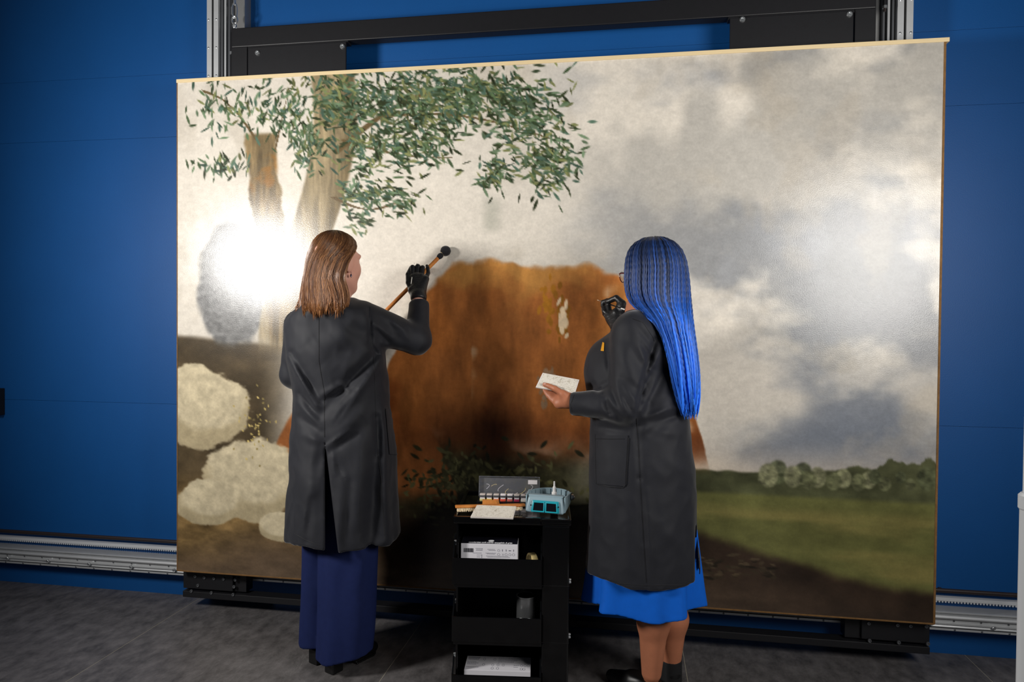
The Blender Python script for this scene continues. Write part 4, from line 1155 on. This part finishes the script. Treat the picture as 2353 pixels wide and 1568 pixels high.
# ---- rest stick with a padded ball
b0, b1 = at(1024, 577, -.0265), at(1010, 590, -.040)
hand = at(783, 820, -.125)
dv = hand-b1; dv /= np.linalg.norm(dv)
t = thing('mahlstick', hand, 'orange wooden rest stick with black padded ball leaning on the painting', 'rest stick')
obj('stick', tube([b1-dv*.005, b1+(hand-b1)*.5, hand+dv*.06], .0088, 16), 'wood_orange', t, True)
bl = lathe([(0, -.0235)]+[(.0235*math.sin(a)*(1+.02*math.sin(a*9)), -.0235*math.cos(a)) for a in np.linspace(.15, 3.0, 16)]+[(0, .0235)], 26)
obj('padded_ball', (bl[0]+b0, bl[1]), 'black_cloth', t, True, sharp=None)
ax = (b1-b0)/np.linalg.norm(b1-b0)
obj('cloth_neck', lathe([(.008, .016), (.0085, .021), (.013, .030), (.0125, .040), (.009, .048), (0, .049)], 14, b0, aim(ax)), 'black_cloth', t, True)
obj('binding_string', lathe([(.0098, .0185), (.0112, .020), (.0098, .0215)], 16, b0, aim(ax)), 'string', t, True)
# ---- fine brush of the woman at the left
a, b = at(952, 604, -.006), at(944.5, 653, -.185)
dv = (b-a)/np.linalg.norm(b-a)
t = thing('retouching_brush', b, 'slim silver retouching brush in the raised gloved hand', 'brush')
obj('handle', tube([a+dv*.03, a+dv*.08, b], [.0022, .003, .0016], 8), 'zinc', t, True)
obj('ferrule', tube([a+dv*.012, a+dv*.032], [.0014, .0022], 8), 'zinc', t, True)
obj('bristles', tube([a, a+dv*.006, a+dv*.013], [.0004, .0012, .0013], 6), 'brush_black', t, True)
# ---- brush of the woman with braids
a, b = at(1372, 689.5, -.006), at(1439, 713, -.185)
dv = (b-a)/np.linalg.norm(b-a); Lb = np.linalg.norm(b-a)
t = thing('paint_brush', a, 'thin black handled paint brush held against the damaged patch of the painting', 'brush')
obj('handle', tube([a+dv*.045, a+dv*.08, b-dv*.035], [.0022, .0034, .0026], 8), 'brush_black', t, True)
obj('handle_band', tube([b-dv*.036, b-dv*.008], [.0030, .0029], 8), 'cap_white', t, True)
obj('handle_end', tube([b-dv*.009, b], [.0027, .0012], 8), 'brush_black', t, True)
obj('ferrule', tube([a+dv*.014, a+dv*.047], [.0018, .0025], 8), 'zinc', t, True)
obj('bristles', tube([a, a+dv*.008, a+dv*.015], [.0005, .0016, .0017], 6), 'bristle', t, True)

def slab(c, th, up):
    """thin plate through four corners"""
    c = np.array(c, float); n = np.cross(c[1]-c[0], c[3]-c[0]); n /= np.linalg.norm(n)
    if n@np.asarray(up) < 0: n = -n
    V = np.vstack([c, c-n*th])
    F = [(0, 3, 2, 1), (4, 5, 6, 7)]+[(i, (i+1) % 4, 4+(i+1) % 4, 4+i) for i in range(4)]
    return V, F, n
def veined(nm, corners, th, up, parent, m_top, inset=.10):
    V, F, n = slab(corners, th, up)
    obj(nm, (V, F), 'tile_white', parent)
    c = np.array(corners); k = c.mean(0); q = c+(k-c)*inset*np.array([[.6], [.6], [.6], [.6]])
    v2, f2, _ = slab(q+n*.0008, .0012, up)
    obj('paint_residue', (v2, f2), m_top, parent)
cn = [at(1247, 857, -.462), at(1331, 873, -.470), at(1321, 904, -.522), at(1231, 890, -.512)]
t = thing('ceramic_tile', np.mean(cn, 0), 'small white paint stained tile held in the bare hand of the woman with braids', 'tile')
veined('plate', cn, .005, (0, -.6, .8), t, 'marble')

# ================================================================== the trolley
TH = math.radians(6.6)
CT = np.eye(4); CT[:3, :3] = rotz(TH)
c0 = on(1043, 1187, .70)
CT[:3, 3] = np.array([c0[0], c0[1], 0])+rotz(TH)@np.array([.2165, 0, 0])
def cx_(vf): return xf(vf, CT)
def cl(x, y, z): return (CT@np.array([x, y, z, 1.]))[:3]
t = thing('storage_trolley', cl(0, .21, 0), 'glossy black plastic storage trolley with open bins between the two women', 'trolley')
HW = .2165
def cp(nm, vf, m='cart_plastic', parent=t, smooth=False, **k): return obj(nm, cx_(vf), m, parent, smooth, **k)
tray = cp('top_tray', join([box2(-HW, HW, .0, .42, .672, .690, .004)]))
cp('tray_rim', join([box2(-HW, .105, -.004, .010, .676, .700, .003), box2(.108, HW, -.004, .010, .680, .697, .003), box2(-HW, HW, .41, .424, .676, .700, .003),
                     box2(-HW-.002, -HW+.010, -.002, .422, .676, .700, .003), box2(HW-.010, HW+.002, -.002, .422, .676, .697, .003)]), parent=tray, kind='stuff')
cp('side_panel', box2(-HW+.008, -HW+.016, .012, .41, .075, .674, .002))
cp('back_panel', box2(-HW+.010, HW-.006, .398, .408, .075, .674, .002))
cp('column_body', box2(.112, HW-.004, .004, .40, .075, .672, .006))
cp('column_joint', join([box2(.111, HW-.003, .0035, .30, z-.0008, z+.0008) for z in (.236, .448)]), 'black_groove', kind='stuff')
for z0, z1, zf in ((.450, .548, .458), (.236, .330, .244), (.050, .112, .078)):
    b = cp('storage_bin', join([box2(-HW+.012, .112, .0, .40, zf-.006, zf, .001)]))
    cp('bin_front', box2(-HW-.004, .110, -.012, -.006, z0, z1, .002), parent=b)
    cp('bin_base_lip', box2(-HW+.002, .112, -.008, .02, z0-.012, z0+.003, .002), parent=b)
    pr = [(-.008, z0), (-.008, z1), (.018, z1+.022), (.030, z1+.05), (.06, z1+.07), (.06, z0)]
    for s_, x in ((-1, -HW-.004), (1, .106)):
        V = [(x, y, z) for y, z in pr]+[(x+.006, y, z) for y, z in pr]; n = len(pr)
        cp('bin_cheek', (V, [tuple(range(n)), tuple(range(2*n-1, n-1, -1))]+[(i, n+i, n+(i+1) % n, (i+1) % n) for i in range(n)]), parent=b)
pin = lathe([(.0, .009), (.0045, .008), (.0052, .003), (.0052, 0)][::-1], 12)
for x, s_, zz in ((-HW+.006, -1, (.585, .597, .365, .375, .160, .170)), (HW-.004, 1, (.452, .462, .245, .256))):
    for z in zz:
        v_ = xf(pin, aim((s_, 0, 0))); cp('hinge_pin', (v_[0]+np.array([x, .035, z]), v_[1]), 'zinc', smooth=True)
for x in (-.16, .16):
    for y in (.06, .36):
        k = cp('caster', join([tube([(x-.012, y, .026), (x+.012, y, .026)], .026, 20)]), 'socket_black', smooth=True)
        cp('caster_fork', join([box2(x-.017, x-.013, y-.012, y+.012, .02, .06), box2(x+.013, x+.017, y-.012, y+.012, .02, .06), box2(x-.018, x+.018, y-.014, y+.014, .056, .077)]), 'socket_black', parent=k)
cp('base_plate', box2(-HW+.01, HW-.004, .01, .405, .070, .078, .003))

# ---- glove box
def gx(u, v, y): return np.linalg.inv(CT)@np.append(at(u, v, y), 1)
t = thing('glove_carton', cl(-.088, .07, .4585), 'white disposable glove carton with black printed top in the upper trolley bin', 'carton')
X0, X1, Yf, Z0, Z1 = -.193, .020, .030, .4585, .592
obj('carton_body', cx_(box2(X0, X1, Yf, Yf+.085, Z0, Z1-.001, .0015)), 'carton_white', t)
obj('carton_top', cx_(box2(X0+.001, X1-.001, Yf+.001, Yf+.084, Z1-.002, Z1, .0008)), 'carton_black', t)
tm = text_mesh('comforties soft nitrile easyglide & grip', .0155, .0004, .25)
V = tm[0]; V = np.stack([V[:, 0]*1.0, V[:, 1], V[:, 2]], 1)
V = V*np.array([.165/(V[:, 0].max()-V[:, 0].min()), 1.15, 1])
obj('lettering', cx_((np.stack([V[:, 0]+X0+.027, V[:, 1]+Yf+.006, V[:, 2]+Z1+.0003], 1), tm[1])), 'print_white', t, kind='stuff')
obj('emblem', cx_(lathe([(.011, 0), (.011, .0006)], 18, ((X0+X1)/2+.005, Yf+.034, Z1))), 'print_white', t)
rg = np.random.default_rng(4)
bars = []; x = X0+.011
while x < X0+.046:
    w = rg.choice([.0006, .0011, .0017]); bars.append(box2(x, x+w, Yf-.0006, Yf+.001, Z1-.034, Z1-.019)); x += w+rg.choice([.0007, .0012])
obj('barcode', cx_(join(bars)), 'print_dark', t, kind='stuff')
def icon(kind, x, z, r):
    if kind == 'o':
        return tube([(x+r*math.cos(a), Yf-.0002, z+r*math.sin(a)) for a in np.linspace(0, 2*math.pi, 14, endpoint=False)], .00045, 4, closed=True)
    if kind == 'c':
        return join([tube([(x+k*r*.8+r*.6*math.cos(a), Yf-.0002, z+r*.8*math.sin(a)) for a in np.linspace(-1.2, 1.2, 8)], .00045, 4) for k in (-.6, .6)])
    if kind == 'd': return join([box2(x-r*.3, x+r*.3, Yf-.0006, Yf, z-r*.2, z+r), box2(x-r*.12, x+r*.12, Yf-.0006, Yf, z-r, z)])
    if kind == 'l': return box2(x-r, x+r, Yf-.0006, Yf, z-r*.35, z+r*.35)
ic = []
for i, kd in enumerate('oddld'): ic.append(icon(kd, X0+.142+i*.0140, Z1-.025, .0042))
for i, kd in enumerate('ocooo'): ic.append(icon(kd, X0+.142+i*.0140, Z1-.040, .0045))
ic.append(icon('d', X0+.0785, Z1-.045, .003)); ic.append(icon('d', X0+.0785, Z1-.052, .003)); ic.append(icon('o', X0+.122, Z1-.062, .005))
obj('symbols', cx_(join(ic)), 'print_grey', t, kind='stuff')
ln = []
for z, xa, xb in ((-.020, .055, .079), (-.0235, .058, .079), (-.027, .057, .079), (-.037, .045, .076), (-.0445, .060, .074), (-.0515, .060, .074), (-.022, .10, .128), (-.026, .104, .128),
                  (-.0365, .093, .128), (-.040, .098, .128), (-.0475, .095, .175), (-.0515, .10, .185)):
    x = xa
    while x < xb:
        w = rg.uniform(.0015, .0045); ln.append(box2(X0+x, X0+x+w, Yf-.0004, Yf, Z1+z, Z1+z+.0014)); x += w+.001
obj('small_print', cx_(join(ln)), 'print_grey', t, kind='stuff')
# ---- roll of masking tape
c = cl(.075, .075, .4590+.0435)
t = thing('tape_roll', c-[0, 0, .0435], 'roll of cream masking tape standing beside the glove carton', 'tape roll')
Ta = aim(rotz(TH)@np.array([.93, .36, 0]))
obj('tape', lathe([(.036, -.011), (.043, -.011), (.0435, -.010), (.0435, .010), (.043, .011), (.036, .011), (.036, -.011)], 36, c, Ta), 'masking_tape', t, True)
obj('core', lathe([(.033, -.0108), (.036, -.0108), (.036, .0108), (.033, .0108), (.033, -.0108)], 36, c, Ta), 'canvas_edge', t, True)
# ---- tin cup
q = gx(1208, 1400, -.47); c = cl(q[0], .045+.03, .2445)
t = thing('tin_cup', c, 'plain metal tin cup standing in the middle trolley bin', 'cup')
obj('cup_body', lathe([(0, 0), (.034, 0), (.0355, .002), (.0355, .138), (.034, .138), (.034, .004), (0, .004)], 40, c), 'tin', t, True)
obj('cup_rim', lathe([(.034, .136), (.0372, .136), (.0378, .138), (.0372, .141), (.034, .141), (.034, .136)], 40, c), 'tin', t, True)
# ---- white flat box in the lowest bin
t = thing('instrument_carton', cl(-.058, .085, .0785), 'flat white carton with grey small print in the lowest trolley bin', 'carton')
X0b, X1b, Yb, Zb = -.178, .072, .028, .113
obj('carton_body', cx_(box2(X0b, X1b, Yb, Yb+.115, .0785, Zb, .0015)), 'carton_white', t)
def flat(x0, x1, y0, y1): return box2(X0b+x0, X0b+x1, Yb+y0, Yb+y1, Zb-.001, Zb+.0004)
ln = []
for y, xa, xb in ((.10, .008, .05), (.092, .008, .045), (.084, .008, .048), (.062, .006, .040), (.054, .006, .046), (.046, .006, .038), (.022, .006, .05), (.100, .13, .20), (.09, .13, .205), (.08, .13, .195), (.07, .13, .18), (.045, .185, .205), (.03, .185, .2)):
    x = xa
    while x < xb:
        w = rg.uniform(.002, .006); ln.append(flat(x, x+w, y, y+.0028)); x += w+.0012
for x, y in ((.07, .09), (.11, .09), (.07, .045), (.105, .045), (.125, .045), (.145, .045), (.105, .018), (.125, .018), (.215, .045), (.228, .045), (.24, .045), (.215, .018), (.225, .018)):
    v_ = tube([(X0b+x+.0042*math.cos(a), Yb+y+.009*math.sin(a), Zb+.0002) for a in np.linspace(0, 2*math.pi, 10, endpoint=False)], .0006, 4, closed=True); ln.append(v_)
ln.append(flat(.1265, .1272, .058, .108))
obj('small_print', cx_(join(ln)), 'print_grey', t, kind='stuff')
obj('carton_flap', cx_(box2(X0b-.0012, X0b+.0004, Yb+.003, Yb+.112, .081, Zb-.002)), 'canvas_edge', t)

# ---- things on the top tray: tray floor at .690, rim at .700
TF = .6905
# paint box with seven jars
pb = np.linalg.inv(CT)@np.append(on(1096, 1158, TF+.004), 1)
px0, py0 = pb[0], pb[1]
t = thing('paint_box', cl(px0+.12, py0+.04, TF), 'open black paint box with clear raised lid and seven small jars', 'paint box')
obj('box_base', cx_(join([box2(px0, px0+.25, py0, py0+.085, TF, TF+.004, .001), box2(px0, px0+.25, py0-.001, py0+.003, TF, TF+.012, .001), box2(px0+.002, px0+.248, py0+.004, py0+.040, TF+.003, TF+.0118, .001), box2(px0, px0+.25, py0+.082, py0+.086, TF, TF+.016, .001),
                          box2(px0-.001, px0+.003, py0, py0+.085, TF, TF+.014, .001), box2(px0+.247, px0+.251, py0, py0+.085, TF, TF+.014, .001)])), 'brush_black', t)
La = math.radians(12); hinge = np.array([px0, py0+.086, TF+.014])
Tl = np.eye(4); Tl[:3, :3] = np.array(Matrix.Rotation(-La, 3, 'X')); Tl[:3, 3] = hinge
lid = obj('clear_lid', cx_(xf(join([box2(.0, .25, -.0012, .0012, .0, .082, .0006)]), Tl)), 'clear_plastic', t)
for bb in (box2(-.001, .251, -.014, .0012, .080, .0825, .0008), box2(-.001, .0015, -.014, .0012, 0, .082, .0008), box2(.2485, .251, -.014, .0012, 0, .082, .0008)):
    obj('lid_rim', cx_(xf(bb, Tl)), 'clear_plastic', lid)
obj('price_sticker', cx_(xf(box2(.202, .240, -.0022, -.001, .052, .069, .0005), Tl)), 'sticker', lid, label='small blank pinkish white sticker')
for i in range(7):
    sm = []
    v_ = tube([(.03+.03*i+.012*math.sin(a*2+i), -.0016, .03+.02*math.sin(a+i)) for a in np.linspace(0, 1.6, 8)], .0008, 4)
    obj('paint_smear', cx_(xf(v_, Tl)), ('sticker', 'masking_tape')[i % 2], lid)
cols = [(206, 196, 128), (222, 186, 52), (226, 124, 66), (224, 84, 62), (206, 104, 92), (170, 52, 84), (206, 198, 188)]
for i, cc in enumerate(cols):
    mn = 'pigment_%d' % i; mat(mn, cc, .5)
    x = px0+.0205+i*.0277; y = py0+.022
    j = thing('paint_jar', cl(x, y, TF+.012), ['pale olive', 'yellow', 'orange', 'red', 'salmon', 'crimson', 'off white'][i]+' paint jar in the open paint box', 'jar', 'jars in the paint box')
    obj('pigment', cx_(rbox((x, y, TF+.012+.006), (.0225, .0225, .012), .003)), mn, j, True)
    obj('jar_wall', cx_(rbox((x, y, TF+.012+.0175), (.0235, .0235, .011), .003)), 'clear_plastic', j, True)
    obj('jar_lid', cx_(rbox((x, y, TF+.012+.026), (.0215, .0215, .006), .0025)), 'sticker' if i in (3, 4) else 'jar_cap', j, True)
    obj('jar_label', cx_(rbox((x, y-.0118, TF+.012+.0125), (.018, .0008, .005), .0003)), 'sticker', j)
# wide wooden brush
a3 = np.linalg.inv(CT)@np.append(on(1046, 1176, TF+.0105), 1); b3 = np.linalg.inv(CT)@np.append(on(1207, 1172, TF+.0105), 1)
ang = math.atan2(b3[1]-a3[1], b3[0]-a3[0]); Lw = math.hypot(b3[1]-a3[1], b3[0]-a3[0])
Tb = np.eye(4); Tb[:3, :3] = rotz(ang); Tb[:3, 3] = (a3[0], a3[1], TF+.0105)
t = thing('hand_brush', cl(*(a3[:2]+.0), TF), 'long wooden hand brush with cream bristles lying across the trolley top', 'brush')
def bp_(vf): return cx_(xf(vf, Tb))
obj('handle', bp_(rbox((Lw/2, .006, .0175), (Lw, .026, .008), .003)), 'wood_orange', t, True)
bv = []
for k in range(int((Lw-.016)/.0052)):
    for r_ in (0, 1, 2):
        x = .010+k*.0052+rg.normal()*.0006
        bv.append(tube([(x, -.002+r_*.008, .0145), (x+rg.normal()*.0012, -.004+r_*.008, .007), (x+rg.normal()*.002, -.008+r_*.008, .0002)], [.0026, .0031, .0022], 5))
obj('bristles', bp_(join(bv)), 'bristle', t, True, kind='stuff')
w3 = np.linalg.inv(CT)@np.append(on(1128, 1160, TF+.006), 1)
t2 = obj('wood_wedge', cx_(xf((np.array([(-.034, -.008, 0), (.030, -.008, 0), (.036, .008, 0), (-.034, .008, 0), (-.034, -.008, .024), (.018, -.008, .024), (.030, .008, .020), (-.034, .008, .024)]),
     [(0, 3, 2, 1), (4, 5, 6, 7), (0, 1, 5, 4), (1, 2, 6, 5), (2, 3, 7, 6), (3, 0, 4, 7)]), np.block([[rotz(.05), np.array([[w3[0]], [w3[1]+.006], [TF]])], [np.zeros((1, 3)), np.ones((1, 1))]]))), 'wood_orange',
     label='small orange wooden wedge lying between the paint box and the hand brush', cat='wedge')
# marbled tile on the tray
zt = .7035
cn = [on(1096, 1161, TF+.0385), on(1186, 1164, TF+.0385), on(1179, 1191, zt), on(1081, 1188, zt)]
t = thing('marbled_tile', np.mean(cn, 0), 'square white tile with grey paint veins lying at the front of the trolley top', 'tile')
veined('plate', cn, .006, (0, 0, 1), t, 'marble', .05)
# head magnifier
v0 = np.linalg.inv(CT)@np.append(on(1250, 1190, TF), 1)
Tv = np.eye(4); Tv[:3, :3] = rotz(math.radians(-13)); Tv[:3, 3] = (v0[0], v0[1]+.012, TF+.0105)
def vz(vf): return cx_(xf(vf, Tv))
t = thing('head_magnifier', (CT@Tv@np.array([0, .09, 0, 1]))[:3], 'grey headband magnifier visor with turquoise lens frame on the trolley top', 'magnifier')
def taper(vf, f):
    V = np.array(vf[0]); V[:, 0] *= 1-f*np.clip(V[:, 2]/.06, 0, 1)*.12; V[:, 1] += np.clip(V[:, 2], 0, 1)*.25
    return V, vf[1]
hood = obj('hood', vz(taper(join([rbox((0, .014, .031), (.150, .030, .060), .009, 3)]), 1)), 'visor_grey', t, True, sharp=40)
obj('hood_top', vz(rbox((0, .034, .062), (.134, .026, .007), .003)), 'visor_grey', t, True)
plate = obj('lens_plate', vz(taper(rbox((.004, -.0035, .027), (.112, .010, .042), .004, 2), 1)), 'visor_teal', t, True)
for x in (-.022, .030):
    fr = []
    for (cx1, cz1, wx, wz) in ((x, .027+.0165, .049, .0045), (x, .027-.0165, .049, .0045), (x-.0225, .027, .0045, .036), (x+.0225, .027, .0045, .036)):
        fr.append(taper(rbox((cx1, -.0095, cz1), (wx, .008, wz), .0018), 1))
    obj('lens_frame', vz(join(fr)), 'visor_teal', plate, True)
    obj('lens', vz(taper(rbox((x, -.0088, .027), (.041, .003, .029), .001), 1)), 'lens_dark', plate)
for x in (-.049, .057): obj('frame_screw', vz(lathe([(.0028, 0), (.0028, .0015), (0, .002)], 10, (x, -.0075, .032), aim((0, -1, 0)))), 'brush_black', plate)
# headband: a loop behind the hood
def strip(pts, z0, z1, th):
    P = np.array(pts); T = np.gradient(P, axis=0); N = np.stack([-T[:, 1], T[:, 0]], 1); N /= np.linalg.norm(N, axis=1)[:, None]
    m_ = len(P); A, B = P+N*th/2, P-N*th/2
    V = np.vstack([np.c_[A, np.full(m_, z0)], np.c_[A, np.full(m_, z1)], np.c_[B, np.full(m_, z1)], np.c_[B, np.full(m_, z0)]])
    F = []
    for i in range(m_-1):
        for k in range(4): F.append((k*m_+i, k*m_+i+1, ((k+1) % 4)*m_+i+1, ((k+1) % 4)*m_+i))
    F += [(0, m_, 2*m_, 3*m_), (m_-1, 4*m_-1, 3*m_-1, 2*m_-1)]
    return V, F
th = np.linspace(math.radians(-12), math.radians(192), 40)
band = [(.080*math.cos(a), .085+.088*math.sin(a)) for a in th]
obj('headband', vz(strip(band, .034, .062, .004)), 'visor_grey', t, True, sharp=40)
for k in range(9):
    a = math.radians(20+k*17.5)
    obj('foam_pad', vz(strip([(.0765*math.cos(b_), .085+.0845*math.sin(b_)) for b_ in np.linspace(a-.11, a+.11, 6)], .038, .059, .003)), 'visor_grey', t, True, sharp=40)
for s_ in (-1, 1):
    V = [(s_*.072, .020, .004), (s_*.072, .020, .062), (s_*.081, .10, .066), (s_*.081, .115, .052), (s_*.079, .10, .030)]
    V = np.array(V+[(x+s_*.005, y, z) for x, y, z in V]); n = 5
    sp = obj('side_plate', vz((V, [tuple(range(n)), tuple(range(2*n-1, n-1, -1))]+[(i, n+i, n+(i+1) % n, (i+1) % n) for i in range(n)])), 'visor_grey', t)
    obj('hinge_knob', vz(lathe([(.012, 0), (.012, .006), (.009, .009), (.005, .010), (.005, .014), (0, .015)], 16, (s_*.085, .098, .048), aim((s_, 0, 0)))), 'zinc', sp, True)
    obj('hinge_disc', vz(lathe([(.014, 0), (.014, .003)], 16, (s_*.083, .098, .048), aim((s_, 0, 0)))), 'brush_black', sp, True)
# dropper bottle
c = (CT@Tv@np.array([.012, .105, 0, 1]))[:3]; c = at(1273.5, 1150, c[1]); c[2] = TF
h_ = lambda v: at(1273.5, v, c[1])[2]-TF
t = thing('dropper_bottle', c, 'small amber glass dropper bottle with white cap behind the head magnifier', 'bottle')
zb, zc, zd, ze = h_(1143), h_(1131), h_(1119), h_(1106)
obj('glass_body', lathe([(0, 0), (.0165, 0), (.0175, .002), (.0175, zb-.018), (.016, zb-.010), (.0085, zb-.003), (.0085, zb+.006), (0, zb+.006)], 24, c), 'amber_glass', t, True)
obj('cap', lathe([(.0098, zb), (.0102, zb+.001), (.0102, zc-.001), (.009, zc), (.0064, zc+.001), (.0064, zd-.001), (.0055, zd), (0, zd)], 22, c), 'cap_white', t, True)
obj('dropper_tip', lathe([(.0042, zd-.001), (.0036, zd+.006), (.0030, ze-.001), (0, ze)], 14, c), 'cap_white', t, True)
